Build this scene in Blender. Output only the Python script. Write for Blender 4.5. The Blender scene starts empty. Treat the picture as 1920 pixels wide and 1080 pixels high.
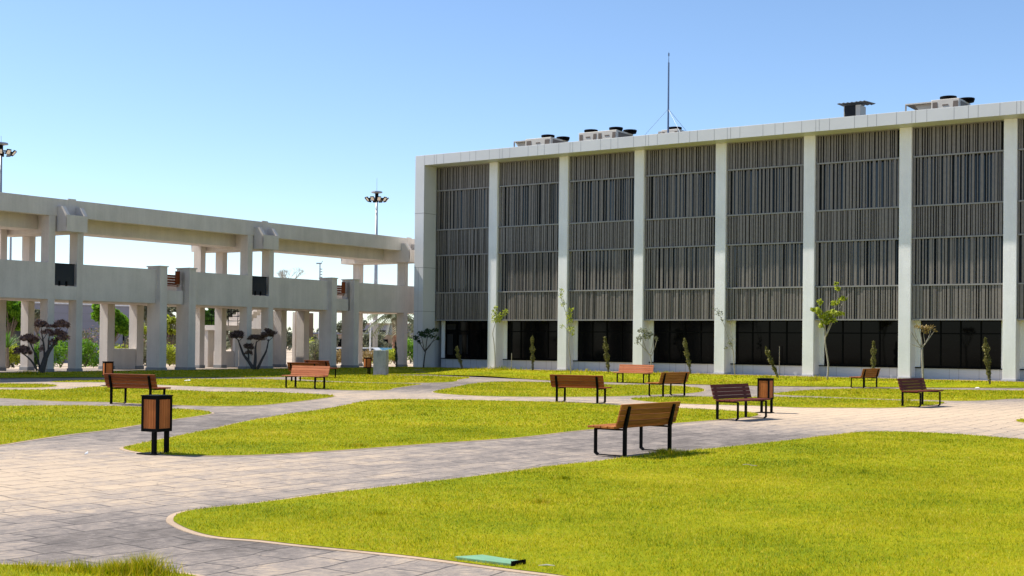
import bpy, bmesh, math, random
import numpy as np
from mathutils import Matrix, Vector
random.seed(7); RNG=np.random.default_rng(7)
S=bpy.context.scene; COL=S.collection
# ------------------------------------------------------------------ camera
F_PX=2464.819; PITCH=0.0121686; ROLL=0.0105288; CYP=612.654; EYE=1.67
cp,sp=math.cos(PITCH),math.sin(PITCH)
Fv=np.array([0,cp,sp]); R0=np.array([1.,0,0]); U0=np.array([0,-sp,cp])
Rv=math.cos(ROLL)*R0+math.sin(ROLL)*U0; Uv=-math.sin(ROLL)*R0+math.cos(ROLL)*U0
cam=bpy.data.cameras.new('camera'); co=bpy.data.objects.new('camera',cam); COL.objects.link(co)
cam.sensor_width=36; cam.lens=36*F_PX/1920; cam.shift_y=(CYP-540)/1920; cam.clip_end=6000; cam.clip_start=.1
M=Matrix([[Rv[i],Uv[i],-Fv[i],0] for i in range(3)]+[[0,0,0,1]]); M.translation=Vector((0,0,EYE)); co.matrix_world=M
S.camera=co
# ------------------------------------------------------------------ site axes: V runs right along the facade, U runs into the building
TH=0.6017016; CXY=np.array([-5.6353,75.2154,0.])
UD=np.array([math.sin(TH),math.cos(TH),0.]); VD=np.array([math.cos(TH),-math.sin(TH),0.])
V0=-1.18           # colonnade face
def W(v,u,z=0): return CXY+VD*v+UD*u+np.array([0,0,z])
def vu(P): d=np.asarray(P)-CXY; return float(d@VD),float(d@UD)
# ------------------------------------------------------------------ sky and sun
SUN_EL=math.radians(53); FRONT=math.radians(14)   # sun stands to the left, slightly in front of the facade
sd=-VD*math.cos(FRONT)-UD*math.sin(FRONT)
SUN=np.array([sd[0]*math.cos(SUN_EL),sd[1]*math.cos(SUN_EL),math.sin(SUN_EL)])
w=bpy.data.worlds.new("World"); S.world=w; w.use_nodes=True
nt=w.node_tree; nt.nodes.clear()
sky=nt.nodes.new('ShaderNodeTexSky'); sky.sky_type='NISHITA'; sky.sun_disc=False
sky.sun_elevation=SUN_EL; sky.sun_rotation=math.atan2(SUN[0],SUN[1]); sky.air_density=1.0; sky.air_density=0.75; sky.dust_density=0.35; sky.ozone_density=1.6
bg=nt.nodes.new('ShaderNodeBackground'); bg.inputs[1].default_value=0.108
wo=nt.nodes.new('ShaderNodeOutputWorld'); hs=nt.nodes.new('ShaderNodeHueSaturation'); hs.inputs['Saturation'].default_value=1.08; nt.links.new(sky.outputs[0],hs.inputs['Color']); nt.links.new(hs.outputs[0],bg.inputs[0]); nt.links.new(bg.outputs[0],wo.inputs[0])
sl=bpy.data.lights.new('sun','SUN'); sl.energy=4.0; sl.angle=math.radians(.5); sl.color=(1,.95,.86)
so=bpy.data.objects.new('sun',sl); COL.objects.link(so); so.rotation_euler=Vector(SUN).to_track_quat('Z','Y').to_euler(); so.location=(-40,40,60)
S.view_settings.view_transform='Standard'; S.view_settings.look='None'; S.view_settings.gamma=1; S.view_settings.exposure=0.88
S.cycles.max_bounces=6; S.cycles.diffuse_bounces=4

# ------------------------------------------------------------------ helpers
def sstep(a,b,x):
    t=np.clip((x-a)/(b-a),0,1); return t*t*(3-2*t)
def G(v,u):   # height of the ground
    v=np.asarray(v,float); u=np.asarray(u,float)
    d=np.minimum(v-V0,1.0-u)
    near=.18*(1-sstep(1.2,6,d))
    far=-.35*sstep(12,45,V0-v)
    return near+far
def ray(x,y): return Fv*F_PX+Rv*(x-960)+Uv*(CYP-y)
def at(x,y,dz=0):
    r=ray(x,y); z=0.
    for _ in range(12):
        t=(z+dz-EYE)/r[2]; P=np.array([0,0,EYE])+t*r; z=float(G(*vu(P)))
    P[2]=z+dz; return P
def clampP(P,x,y):
    v,u=vu(P); r=ray(x,y); o=np.array([0,0,EYE])
    if u>-1.0 and v<2.2 and x>760: t=((W(0,-.9)-o)@UD)/(r@UD); Q=o+t*r; Q[2]=float(G(*vu(Q))); return Q
    if v>-.2 and u>.3: t=((W(0,.2)-o)@UD)/(r@UD)
    elif v<V0+1.0 and u<0: t=((W(V0+1.0,0)-o)@VD)/(r@VD)
    else: return P
    if v>-.2 and v<2.2: t=((W(0,-.8)-o)@UD)/(r@UD)
    Q=o+t*r; Q[2]=float(G(*vu(Q))); return Q
def up(B,x,y,dy=0.):   # point seen at pixel, standing dy behind base B
    r=ray(x,y); t=(B[1]+dy)/r[1]; return np.array([0,0,EYE])+t*r
def ppm(B): return F_PX/B[1]
def tag(o,label=None,cat=None,group=None,kind=None):
    if label: o['label']=label
    if cat: o['category']=cat
    if group: o['group']=group
    if kind: o['kind']=kind
    return o
def empty(name,loc,rz=0):
    o=bpy.data.objects.new(name,None); COL.objects.link(o); o.location=[float(a) for a in loc]; o.rotation_euler=(0,0,rz); o.empty_display_size=.3; return o
def site(name,v=0,u=0,z=0): return empty(name,W(v,u,z),-TH)
class MB:
    def __init__(s): s.v=[]; s.f=[]
    def add(s,vs,fs):
        n=len(s.v); s.v+= [tuple(map(float,p)) for p in vs]; s.f+=[tuple(i+n for i in f) for f in fs]; return s
    def box(s,a,b):
        x0,y0,z0=a; x1,y1,z1=b
        return s.add([(x0,y0,z0),(x1,y0,z0),(x1,y1,z0),(x0,y1,z0),(x0,y0,z1),(x1,y0,z1),(x1,y1,z1),(x0,y1,z1)],
            [(0,3,2,1),(4,5,6,7),(0,1,5,4),(1,2,6,5),(2,3,7,6),(3,0,4,7)])
    def prism(s,poly,axis,a,b):  # poly in the two other axes (cyclic order), extruded along axis
        n=len(poly); vs=[]
        for t in (a,b):
            for p,q in poly:
                c=[0,0,0]; c[axis]=t; c[(axis+1)%3]=p; c[(axis+2)%3]=q; vs.append(c)
        fs=[tuple(range(n))[::-1],tuple(range(n,2*n))]+[(i,(i+1)%n,n+(i+1)%n,n+i) for i in range(n)]
        return s.add(vs,fs)
    def tube(s,pts,rad,n=8,cap=True):
        pts=[np.asarray(p,float) for p in pts]; m=len(pts)
        if not hasattr(rad,'__len__'): rad=[rad]*m
        vs=[];
        for i,p in enumerate(pts):
            d=pts[min(i+1,m-1)]-pts[max(i-1,0)]; d/=np.linalg.norm(d)+1e-9
            a=np.cross(d,[0,0,1.]) if abs(d[2])<.95 else np.cross(d,[0,1.,0]); a/=np.linalg.norm(a); b=np.cross(d,a)
            for k in range(n):
                t=2*math.pi*k/n; vs.append(p+rad[i]*(math.cos(t)*a+math.sin(t)*b))
        fs=[(i*n+k,i*n+(k+1)%n,(i+1)*n+(k+1)%n,(i+1)*n+k) for i in range(m-1) for k in range(n)]
        if cap: fs+=[tuple(range(n))[::-1],tuple(range((m-1)*n,m*n))]
        return s.add(vs,fs)
    def build(s,name,mat,parent=None,bevel=0,smooth=False):
        me=bpy.data.meshes.new(name); me.from_pydata(s.v,[],s.f); me.materials.append(mat)
        bm=bmesh.new(); bm.from_mesh(me); bmesh.ops.recalc_face_normals(bm,faces=bm.faces); bm.to_mesh(me); bm.free()
        if smooth: me.polygons.foreach_set('use_smooth',[True]*len(me.polygons))
        o=bpy.data.objects.new(name,me); COL.objects.link(o); o.parent=parent
        if bevel:
            m=o.modifiers.new('b','BEVEL'); m.width=bevel; m.segments=2; m.limit_method='ANGLE'
        return o
def copy_tree(o,parent=None):
    c=o.copy(); COL.objects.link(c); c.parent=parent
    for ch in list(o.children): copy_tree(ch,c)
    return c
# ------------------------------------------------------------------ materials
def nodes(name):
    m=bpy.data.materials.new(name); m.use_nodes=True; t=m.node_tree; b=t.nodes['Principled BSDF']; return m,t,b
def N(t,ty,**k):
    n=t.nodes.new(ty)
    for a,b in k.items(): setattr(n,a,b)
    return n
def ramp(t,fac,stops):
    r=N(t,'ShaderNodeValToRGB'); e=r.color_ramp.elements
    while len(e)<len(stops): e.new(.5)
    for i,(p,c) in enumerate(stops): e[i].position=p; e[i].color=(*c,1) if len(c)==3 else c
    t.links.new(fac,r.inputs[0]); return r.outputs[0]
def coords(t,kind='Object',scale=(1,1,1),rot=(0,0,0)):
    c=N(t,'ShaderNodeTexCoord'); mp=N(t,'ShaderNodeMapping'); mp.inputs['Scale'].default_value=scale; mp.inputs['Rotation'].default_value=rot
    t.links.new(c.outputs[kind],mp.inputs[0]); return mp.outputs[0]
def geopos(t,scale=(1,1,1),rot=(0,0,0)):
    c=N(t,'ShaderNodeNewGeometry'); mp=N(t,'ShaderNodeMapping'); mp.inputs['Scale'].default_value=scale; mp.inputs['Rotation'].default_value=rot
    t.links.new(c.outputs['Position'],mp.inputs[0]); return mp.outputs[0]
def noise(t,vec,sc,det=4,rough=.6):
    n=N(t,'ShaderNodeTexNoise'); n.inputs['Scale'].default_value=sc; n.inputs['Detail'].default_value=det; n.inputs['Roughness'].default_value=rough
    t.links.new(vec,n.inputs['Vector']); return n.outputs['Fac']
def mixc(t,fac,a,b,mode='MIX'):
    m=N(t,'ShaderNodeMix',data_type='RGBA',blend_type=mode)
    if hasattr(fac,'links'): t.links.new(fac,m.inputs[0])
    else: m.inputs[0].default_value=fac
    for i,x in ((6,a),(7,b)):
        if hasattr(x,'links'): t.links.new(x,m.inputs[i])
        else: m.inputs[i].default_value=(*x,1)
    return m.outputs[2]
def bump(t,b,h,s=.3,d=.01):
    n=N(t,'ShaderNodeBump'); n.inputs['Strength'].default_value=s; n.inputs['Distance'].default_value=d
    t.links.new(h,n.inputs['Height']); t.links.new(n.outputs[0],b.inputs['Normal'])
def mth(t,op,a,b=None,c=None):
    n=N(t,'ShaderNodeMath',operation=op)
    for i,x in enumerate((a,b,c)):
        if x is None: continue
        if hasattr(x,'links'): t.links.new(x,n.inputs[i])
        else: n.inputs[i].default_value=x
    return n.outputs[0]
def plain(name,c,rough=.6,metal=0,var=.12,sc=3,bs=0,bsc=60,spec=.5):
    m,t,b=nodes(name); p=geopos(t); n=noise(t,p,sc)
    lo=tuple(x*(1-var) for x in c); hi=tuple(min(1,x*(1+var)) for x in c)
    t.links.new(ramp(t,n,[(.3,lo),(.7,hi)]),b.inputs['Base Color'])
    b.inputs['Roughness'].default_value=rough; b.inputs['Metallic'].default_value=metal; b.inputs['Specular IOR Level'].default_value=spec
    if bs: bump(t,b,noise(t,p,bsc,3),bs,.01)
    return m
def stucco(name,c,streak=.16,bs=.35):
    m,t,b=nodes(name); p=geopos(t); n1=noise(t,p,.7,5); st=noise(t,geopos(t,(1.6,1.6,.12)),1.5,6,.7); n3=noise(t,p,14,4)
    f=mth(t,'ADD',mth(t,'MULTIPLY',n1,.45),mth(t,'ADD',mth(t,'MULTIPLY',st,.4),mth(t,'MULTIPLY',n3,.15)))
    lo=tuple(x*(1-streak) for x in c); hi=tuple(min(1,x*(1+streak*.5)) for x in c)
    t.links.new(ramp(t,f,[(.36,lo),(.6,hi)]),b.inputs['Base Color']); b.inputs['Roughness'].default_value=.85; b.inputs['Specular IOR Level'].default_value=.25
    bump(t,b,noise(t,p,28,4,.7),bs,.02); return m
MAT={}
MAT['stucco']=stucco('concrete_render',(.61,.55,.49),.17)
MAT['column']=stucco('white_render',(.84,.82,.80),.10,.7)
MAT['panel']=plain('aluminium_panel',(.58,.58,.58),.45,0,.05,.5)
MAT['joint']=plain('joint',(.26,.26,.26),.8)
MAT['plinth']=plain('plinth_panel',(.50,.51,.53),.55,0,.05,.8)
MAT['fin']=plain('louvre_grey',(.180,.155,.132),.5,0,.12,6)
MAT['rail']=plain('rail_grey',(.25,.235,.22),.5)
MAT['spandrel']=plain('spandrel',(.016,.014,.013),.8)
MAT['black']=plain('black_steel',(.003,.003,.003),.6,0,.2,8,0,60,.06)
MAT['dark']=plain('dark_void',(.01,.01,.012),.8)
MAT['cream']=plain('cream_metal',(.62,.56,.47),.5,0,.06)
MAT['brown']=plain('brown_grille',(.16,.12,.09),.6)
MAT['galv']=plain('galvanised_steel',(.34,.36,.38),.45,.5,.1)
MAT['lamp']=plain('lamp_glass',(.65,.6,.5),.2)
MAT['bluepole']=plain('blue_mast_paint',(.10,.16,.28),.5)
MAT['kerb']=stucco('kerb_concrete',(.43,.315,.215),.25)
MAT['green']=plain('green_plastic',(.17,.33,.20),.7,0,.15,6,0,60,.2)
MAT['white']=plain('white_paint',(.78,.78,.76),.5)
MAT['tyre']=plain('tyre_rubber',(.02,.02,.02),.9)
def glass(name,c=(.006,.007,.009),spec=.28,rough=.06):
    m,t,b=nodes(name); b.inputs['Base Color'].default_value=(*c,1); b.inputs['Roughness'].default_value=rough; b.inputs['Specular IOR Level'].default_value=spec
    p=geopos(t); bump(t,b,noise(t,p,1.3,2),.05,.02); return m
MAT['glass']=glass('dark_window_glass',(.002,.0022,.0026),.1,.08); MAT['glass2']=glass('upper_window_glass',(.02,.026,.033),.5,.12)
MAT['carglass']=glass('car_glass',(.03,.05,.06),.5)
def wood(name,c1,c2,axis=0):
    m,t,b=nodes(name); sc=[14,14,14]; sc[axis]=1.2
    p=coords(t,'Object',tuple(sc)); n=noise(t,p,2.2,6,.65)
    oi=N(t,'ShaderNodeObjectInfo'); isl=N(t,'ShaderNodeNewGeometry')
    r=mth(t,'ADD',mth(t,'MULTIPLY',n,.75),mth(t,'ADD',mth(t,'MULTIPLY',isl.outputs['Random Per Island'],.2),mth(t,'MULTIPLY',oi.outputs['Random'],.22)))
    t.links.new(ramp(t,r,[(.3,c1),(.75,c2)]),b.inputs['Base Color']); b.inputs['Roughness'].default_value=.6; b.inputs['Specular IOR Level'].default_value=.12
    bump(t,b,n,.3,.004); return m
MAT['wood']=wood('varnished_wood',(.10,.020,.007),(.33,.085,.025))
MAT['woodgold']=wood('golden_wood',(.16,.048,.008),(.46,.17,.036))
MAT['woodred']=wood('red_stained_wood',(.07,.014,.010),(.20,.048,.028))
MAT['woodorange']=wood('orange_wood',(.32,.10,.04),(.58,.22,.10))
MAT['woodz']=wood('bin_wood',(.14,.035,.010),(.46,.15,.04),2)
def leaf(name,stops,trans=.35):
    m,t,b=nodes(name); a=N(t,'ShaderNodeAttribute',attribute_name='rnd')
    c=ramp(t,a.outputs['Fac'],stops); t.links.new(c,b.inputs['Base Color']); b.inputs['Roughness'].default_value=.55; b.inputs['Specular IOR Level'].default_value=.3
    tr=N(t,'ShaderNodeBsdfTranslucent'); t.links.new(c,tr.inputs[0]); mx=N(t,'ShaderNodeMixShader'); mx.inputs[0].default_value=trans
    t.links.new(b.outputs[0],mx.inputs[1]); t.links.new(tr.outputs[0],mx.inputs[2]); t.links.new(mx.outputs[0],t.nodes['Material Output'].inputs[0]); return m
MAT['leaf_lime']=leaf('lime_leaf',[(0,(.20,.26,.02)),(1,(.58,.62,.07))],.45)
MAT['leaf_green']=leaf('green_leaf',[(0,(.03,.09,.01)),(1,(.14,.30,.03))])
MAT['leaf_bright']=leaf('bright_leaf',[(0,(.06,.17,.01)),(1,(.25,.46,.03))],.45)
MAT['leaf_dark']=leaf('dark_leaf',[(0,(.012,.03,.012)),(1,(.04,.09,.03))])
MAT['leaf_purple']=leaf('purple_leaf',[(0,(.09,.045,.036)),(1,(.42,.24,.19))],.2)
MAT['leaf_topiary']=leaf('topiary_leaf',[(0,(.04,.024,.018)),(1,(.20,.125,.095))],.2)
MAT['leaf_cypress']=leaf('cypress_leaf',[(0,(.08,.085,.018)),(1,(.30,.26,.075))],.2)
MAT['leaf_brown']=leaf('dry_leaf',[(0,(.16,.10,.03)),(1,(.42,.31,.12))],.3)
MAT['leaf_olive']=leaf('olive_leaf',[(0,(.10,.11,.06)),(1,(.26,.27,.17))],.3)
MAT['leaf_palm']=leaf('palm_leaf',[(0,(.07,.09,.04)),(1,(.20,.22,.11))],.3)
MAT['flower']=leaf('flower_leaf',[(0,(.10,.13,.05)),(.8,(.24,.22,.12)),(.9,(.30,.14,.16)),(1,(.4,.2,.24))],.3)
MAT['bark']=plain('bark',(.17,.14,.11),.9,0,.35,20,.6,40)
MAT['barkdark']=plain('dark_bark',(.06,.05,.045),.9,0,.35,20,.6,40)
MAT['barkpale']=plain('pale_bark',(.36,.31,.24),.9,0,.3,20,.5,40)
MAT['palmbark']=plain('palm_bark',(.30,.17,.11),.9,0,.4,12,.9,14)
# stamped concrete paving
def paving():
    m,t,b=nodes('stamped_concrete'); L=t.links.new
    ang=-.969
    p=geopos(t,(1,1,1),(0,0,ang)); wn=N(t,'ShaderNodeTexNoise'); wn.inputs['Scale'].default_value=1.2; L(p,wn.inputs['Vector'])
    vm=N(t,'ShaderNodeVectorMath',operation='SCALE'); L(wn.outputs['Color'],vm.inputs[0]); vm.inputs[3].default_value=.24
    va=N(t,'ShaderNodeVectorMath',operation='ADD'); L(p,va.inputs[0]); L(vm.outputs[0],va.inputs[1])
    br=N(t,'ShaderNodeTexBrick'); br.offset=.37; br.squash=.6; br.squash_frequency=3
    br.inputs['Scale'].default_value=1; br.inputs['Brick Width'].default_value=.85; br.inputs['Row Height'].default_value=.40; br.inputs['Mortar Size'].default_value=.011; br.inputs['Mortar Smooth'].default_value=.35
    br.inputs['Color1'].default_value=(.0,.0,.0,1); br.inputs['Color2'].default_value=(1,1,1,1); L(va.outputs[0],br.inputs['Vector'])
    big=noise(t,geopos(t),.16,4,.55); mid=noise(t,geopos(t,(1.3,.8,1),(0,0,ang)),1.9,8,.72); fine=noise(t,geopos(t,(1.2,3,1),(0,0,ang)),7,8,.8)
    # broad worn zones: where the grey release colour has worn away
    pos=N(t,'ShaderNodeNewGeometry'); zone=None
    for (px,py,r,amt) in ((120,880,3.2,.26),(-60,930,2.0,.16),(1650,775,6.5,.30),(1900,780,7,.2),(880,745,4,.16),(460,741,4,.2),(1400,766,4,.15),(700,850,1.2,.10),(1020,835,2,.1),(200,722,6,.25),(560,985,1.3,-.14),(1330,815,3.5,-.14),(300,1000,1.4,-.16),(420,800,4,-.20),(850,727,5,-.2),(1120,840,2.5,-.16)):
        c=at(px,py); dn=N(t,'ShaderNodeVectorMath',operation='DISTANCE'); L(pos.outputs['Position'],dn.inputs[0]); dn.inputs[1].default_value=tuple(c)
        s=mth(t,'MULTIPLY',mth(t,'MAXIMUM',mth(t,'SUBTRACT',1.,mth(t,'DIVIDE',dn.outputs['Value'],r*1.6)),0.),amt*.9)
        zone=s if zone is None else mth(t,'ADD',zone,s)
    f=mth(t,'ADD',mth(t,'ADD',mth(t,'MULTIPLY',big,.35),mth(t,'MULTIPLY',mid,.8)),mth(t,'ADD',mth(t,'MULTIPLY',br.outputs['Color'],.11),zone))
    f=mth(t,'SUBTRACT',mth(t,'ADD',f,mth(t,'MULTIPLY',mth(t,'SUBTRACT',fine,.5),1.1)),.19)
    base=ramp(t,f,[(.18,(.125,.105,.092)),(.36,(.225,.19,.165)),(.50,(.33,.27,.22)),(.64,(.46,.355,.255)),(.9,(.58,.44,.30))])
    vr=N(t,'ShaderNodeTexVoronoi'); vr.feature='DISTANCE_TO_EDGE'; vr.inputs['Scale'].default_value=3.2; L(va.outputs[0],vr.inputs['Vector'])
    base=mixc(t,mth(t,'MULTIPLY',ramp(t,vr.outputs['Distance'],[(0,(1,1,1)),(.035,(0,0,0))]),ramp(t,mid,[(.45,(0,0,0)),(.62,(.55,.55,.55))])),base,(.09,.08,.08))
    base=mixc(t,ramp(t,noise(t,geopos(t,(1,2.2,1),(0,0,ang+.6)),5.5,5,.85),[(.60,(0,0,0)),(.72,(.55,.55,.55))]),base,(.58,.50,.42))
    base=mixc(t,mth(t,'MULTIPLY',br.outputs['Fac'],.65),base,(.05,.045,.045))
    L(base,b.inputs['Base Color']); b.inputs['Specular IOR Level'].default_value=.18; L(ramp(t,fine,[(.3,(.7,)*3),(.7,(.95,)*3)]),b.inputs['Roughness'])
    hgt=mth(t,'SUBTRACT',mth(t,'ADD',mth(t,'MULTIPLY',fine,.5),mth(t,'MULTIPLY',mid,.35)),mth(t,'MULTIPLY',br.outputs['Fac'],.8))
    bump(t,b,hgt,.8,.03); return m
MAT['paving']=paving()
def lawnmat():
    m,t,b=nodes('turf'); p=geopos(t); n1=noise(t,p,.35,5,.6); n2=noise(t,p,5,5,.7); n3=noise(t,geopos(t,(1,1,1)),45,4,.8)
    f=mth(t,'ADD',mth(t,'MULTIPLY',n1,.4),mth(t,'ADD',mth(t,'MULTIPLY',n2,.3),mth(t,'MULTIPLY',n3,.3)))
    c=ramp(t,f,[(.33,(.07,.12,.003)),(.46,(.23,.27,.003)),(.56,(.36,.34,.004)),(.68,(.44,.33,.03))])
    t.links.new(c,b.inputs['Base Color']); b.inputs['Roughness'].default_value=.9; b.inputs['Specular IOR Level'].default_value=.1
    bump(t,b,n3,.8,.03); return m
MAT['turf']=lawnmat()
def blademat():
    m,t,b=nodes('grass_blade'); a=N(t,'ShaderNodeAttribute',attribute_name='rnd'); p=geopos(t); n1=noise(t,p,.35,5,.6); n2=noise(t,p,2.2,4,.7)
    f=mth(t,'ADD',mth(t,'MULTIPLY',a.outputs['Fac'],.46),mth(t,'ADD',mth(t,'MULTIPLY',n1,.40),mth(t,'MULTIPLY',n2,.40)))
    c=ramp(t,f,[(.36,(.045,.10,.002)),(.49,(.22,.28,.002)),(.62,(.42,.385,.003)),(.77,(.58,.45,.012)),(.90,(.70,.55,.12))])
    t.links.new(c,b.inputs['Base Color']); b.inputs['Roughness'].default_value=.6; b.inputs['Specular IOR Level'].default_value=.15
    tr=N(t,'ShaderNodeBsdfTranslucent'); t.links.new(c,tr.inputs[0]); mx=N(t,'ShaderNodeMixShader'); mx.inputs[0].default_value=.4
    t.links.new(b.outputs[0],mx.inputs[1]); t.links.new(tr.outputs[0],mx.inputs[2]); t.links.new(mx.outputs[0],t.nodes['Material Output'].inputs[0]); return m
MAT['blade']=blademat()
MAT['skirt']=plain('column_skirting',(.22,.22,.22),.6)
MAT['soil']=plain('dry_soil',(.46,.36,.26),.95,0,.3,.6,.4,20)
MAT['farwall']=plain('lavender_grey_cladding',(.30,.29,.33),.8,0,.08,.3)

# ------------------------------------------------------------------ ground
def bm_sheet(name,poly,mat,dz,cell=1.5,zfun=G):
    """flat polygon (world xy) cut into cells in site axes and draped on the ground"""
    bm=bmesh.new(); vs=[bm.verts.new((p[0],p[1],0)) for p in poly]; bm.faces.new(vs)
    bmesh.ops.triangulate(bm,faces=bm.faces)
    P=np.array([[p[0],p[1],0] for p in poly]); a=(P-CXY)@VD; c=(P-CXY)@UD
    for arr,D,o in ((a,VD,0),(c,UD,0)):
        lo,hi=math.ceil(arr.min()/cell),math.floor(arr.max()/cell)
        for k in range(lo,hi+1):
            q=k*cell
            if D is VD and not (-20<q<9): continue
            if D is UD and not (-9<q<4): continue
            bmesh.ops.bisect_plane(bm,geom=bm.verts[:]+bm.edges[:]+bm.faces[:],plane_co=tuple(CXY+D*q),plane_no=tuple(D))
    for v in bm.verts:
        q=vu(v.co); v.co.z=float(zfun(*q))+dz
    bmesh.ops.recalc_face_normals(bm,faces=bm.faces)
    for f in bm.faces:
        if f.normal.z<0: f.normal_flip()
    me=bpy.data.meshes.new(name); bm.to_mesh(me); bm.free(); me.materials.append(mat)
    o=bpy.data.objects.new(name,me); COL.objects.link(o); return o
def wp(v,u): p=W(v,u); return (p[0],p[1])
vs_=[-2500,-900,-300,-120,-60,-46,-38,-30,-24,-18,-14,-10,-7,-5,-3,-1.2,0,1,2,3,4,5,6,8,12,30,90,300,900,2500]
us_=[-2500,-900,-300,-90,-50,-20,-10,-8,-6,-5,-4,-3,-2,-1,0,1,2,4,20,60,200,600,2500]
mb=MB(); mb.add([tuple(W(v,u,float(G(v,u))-.09)) for u in us_ for v in vs_],[(j*len(vs_)+i,j*len(vs_)+i+1,(j+1)*len(vs_)+i+1,(j+1)*len(vs_)+i) for j in range(len(us_)-1) for i in range(len(vs_)-1)])
tag(mb.build('ground',MAT['soil']),kind='structure')
tag(bm_sheet('courtyard_paving',[wp(V0-6.5,1.9),wp(V0-6.5,-70),wp(60,-80),wp(75,-20),wp(60,1.9)],MAT['paving'],0),kind='structure')

def cat(pts,n=6,closed=True):
    P=np.array(pts,float); m=len(P); out=[]
    rng=range(m) if closed else range(m-1)
    for i in rng:
        p0,p1,p2,p3=(P[(i-1)%m],P[i],P[(i+1)%m],P[(i+2)%m]) if closed else (P[max(i-1,0)],P[i],P[i+1],P[min(i+2,m-1)])
        # centripetal-ish: limit tangents by local spacing
        d1=np.linalg.norm(p2-p1); t1=(p2-p0); t2=(p3-p1)
        t1=t1/(np.linalg.norm(t1)+1e-9)*d1; t2=t2/(np.linalg.norm(t2)+1e-9)*d1
        for k in range(n):
            t=k/n; out.append((2*t**3-3*t**2+1)*p1+(t**3-2*t**2+t)*t1+(-2*t**3+3*t**2)*p2+(t**3-t**2)*t2)
    if not closed: out.append(P[-1])
    return out
LAWNS=[]
def lawn(pix,kerb=.065,smooth=True):
    P=[at(x,y)[:2] for x,y in pix]
    if smooth: P=[tuple(p) for p in cat(P,5)]
    P=[tuple(map(float,p)) for p in P]
    tag(bm_sheet('lawn',P,MAT['turf'],.012),kind='structure')
    if kerb:
        A=np.array(P); n=len(A); T=np.roll(A,-1,0)-np.roll(A,1,0); T/=np.linalg.norm(T,axis=1)[:,None]+1e-9; Nn=np.stack([T[:,1],-T[:,0]],1)
        area=.5*np.sum(A[:,0]*np.roll(A[:,1],-1)-np.roll(A[:,0],-1)*A[:,1]); s=1 if area>0 else -1
        Bo=A+Nn*s*kerb; vs=[]; fs=[]
        for i in range(n):
            zi=float(G(*vu((A[i][0],A[i][1],0))))
            vs+=[(A[i][0],A[i][1],zi+.008),(Bo[i][0],Bo[i][1],zi+.006),(Bo[i][0],Bo[i][1],zi-.02)]
        for i in range(n):
            j=(i+1)%n; fs+=[(3*i,3*j,3*j+1,3*i+1),(3*i+1,3*j+1,3*j+2,3*i+2)]
        tag(MB().add(vs,fs).build('kerb',MAT['kerb']),kind='structure')
    LAWNS.append(np.array(P)); return P
L1=lawn([(1920,825),(1760,813),(1640,810),(1560,817),(1440,831),(1300,845.5),(1177,858),(1115,866.5),(1065,871.5),(1015,877.5),(965,885),(852,899),(760,910),(640,924),(480,945),(370,957),(335,965),(325,977),(335,985),(357,995),(387,1004),(425,1010),(480,1014),(560,1023),(640,1031),(747,1042),(815,1050),(890,1060),(965,1070),(1052,1081),(1180,1103),(1500,1190),(2300,1330),(2700,1000),(2300,860)])
L0=lawn([(-300,1062),(0,1061),(100,1065),(200,1069),(300,1075),(370,1083),(430,1110),(400,1250),(-200,1300)])
L2=lawn([(232,842),(262,849),(325,854.5),(400,855.5),(480,854),(560,850),(640,845),(800,833),(960,822),(1100,806.5),(1266,794),(1400,783),(1422,778),(1400,773),(1340,769),(1167,761),(1060,755),(880,751),(750,749),(687,752.5),(650,760),(600,769),(560,774),(500,784),(450,793),(412,802),(325,820),(275,830),(238,838)],.06)
L3=lawn([(397,774.5),(375,780),(325,787),(262,797),(200,807),(125,816),(50,827),(0,835),(-300,870),(-500,800),(-300,762),(0,762),(100,761),(200,762),(290,764),(325,767),(362,769)],.06)
L4=lawn([(627,743),(600,748),(525,757),(475,761),(400,762),(325,760),(262,757.5),(200,754.5),(100,752.5),(0,747),(-200,741),(-200,731),(0,731),(100,731),(175,726),(215,725.5),(330,732),(400,735),(475,735),(600,740)],.05)
L5=lawn([(100,722),(75,727),(0,727),(-150,727),(-150,719),(0,719.5)],.05)
L6=lawn([(95,712.5),(190,712),(305,710.5),(400,711),(480,711),(612,716.5),(700,719),(785,720.5),(780,722),(740,728),(700,732.5),(550,729),(400,726),(300,722),(200,717)],.05)
L7=lawn([(600,706),(725,704),(825,706),(878,708),(860,712),(837,717),(725,718),(625,715),(560,711)],.05)
L8=lawn([(812,735),(850,727),(880,721),(917,717),(960,716),(1025,717.5),(1160,722),(1220,722),(1292,726),(1320,731),(1300,737),(1217,741),(1147,743.7),(1022,744.5),(910,743),(835,739)],.05)
L10=lawn([(1452,740),(1480,735),(1540,731),(1600,729.5),(1665,729.5),(1760,731),(1920,733),(2100,736),(2200,744),(2100,752),(1920,748),(1852,751),(1790,752),(1730,750),(1640,748),(1540,744)],.05)
L11=lawn([(1184,748),(1222,754),(1280,757.5),(1410,761),(1500,764.5),(1570,765),(1677,765),(1740,761),(1767,754),(1700,752),(1600,748),(1470,745),(1380,745),(1310,744),(1260,744)],.05)
L12=lawn([(1907,788),(1935,785),(2000,783),(2060,792),(1990,797),(1920,793)],.05)
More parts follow.
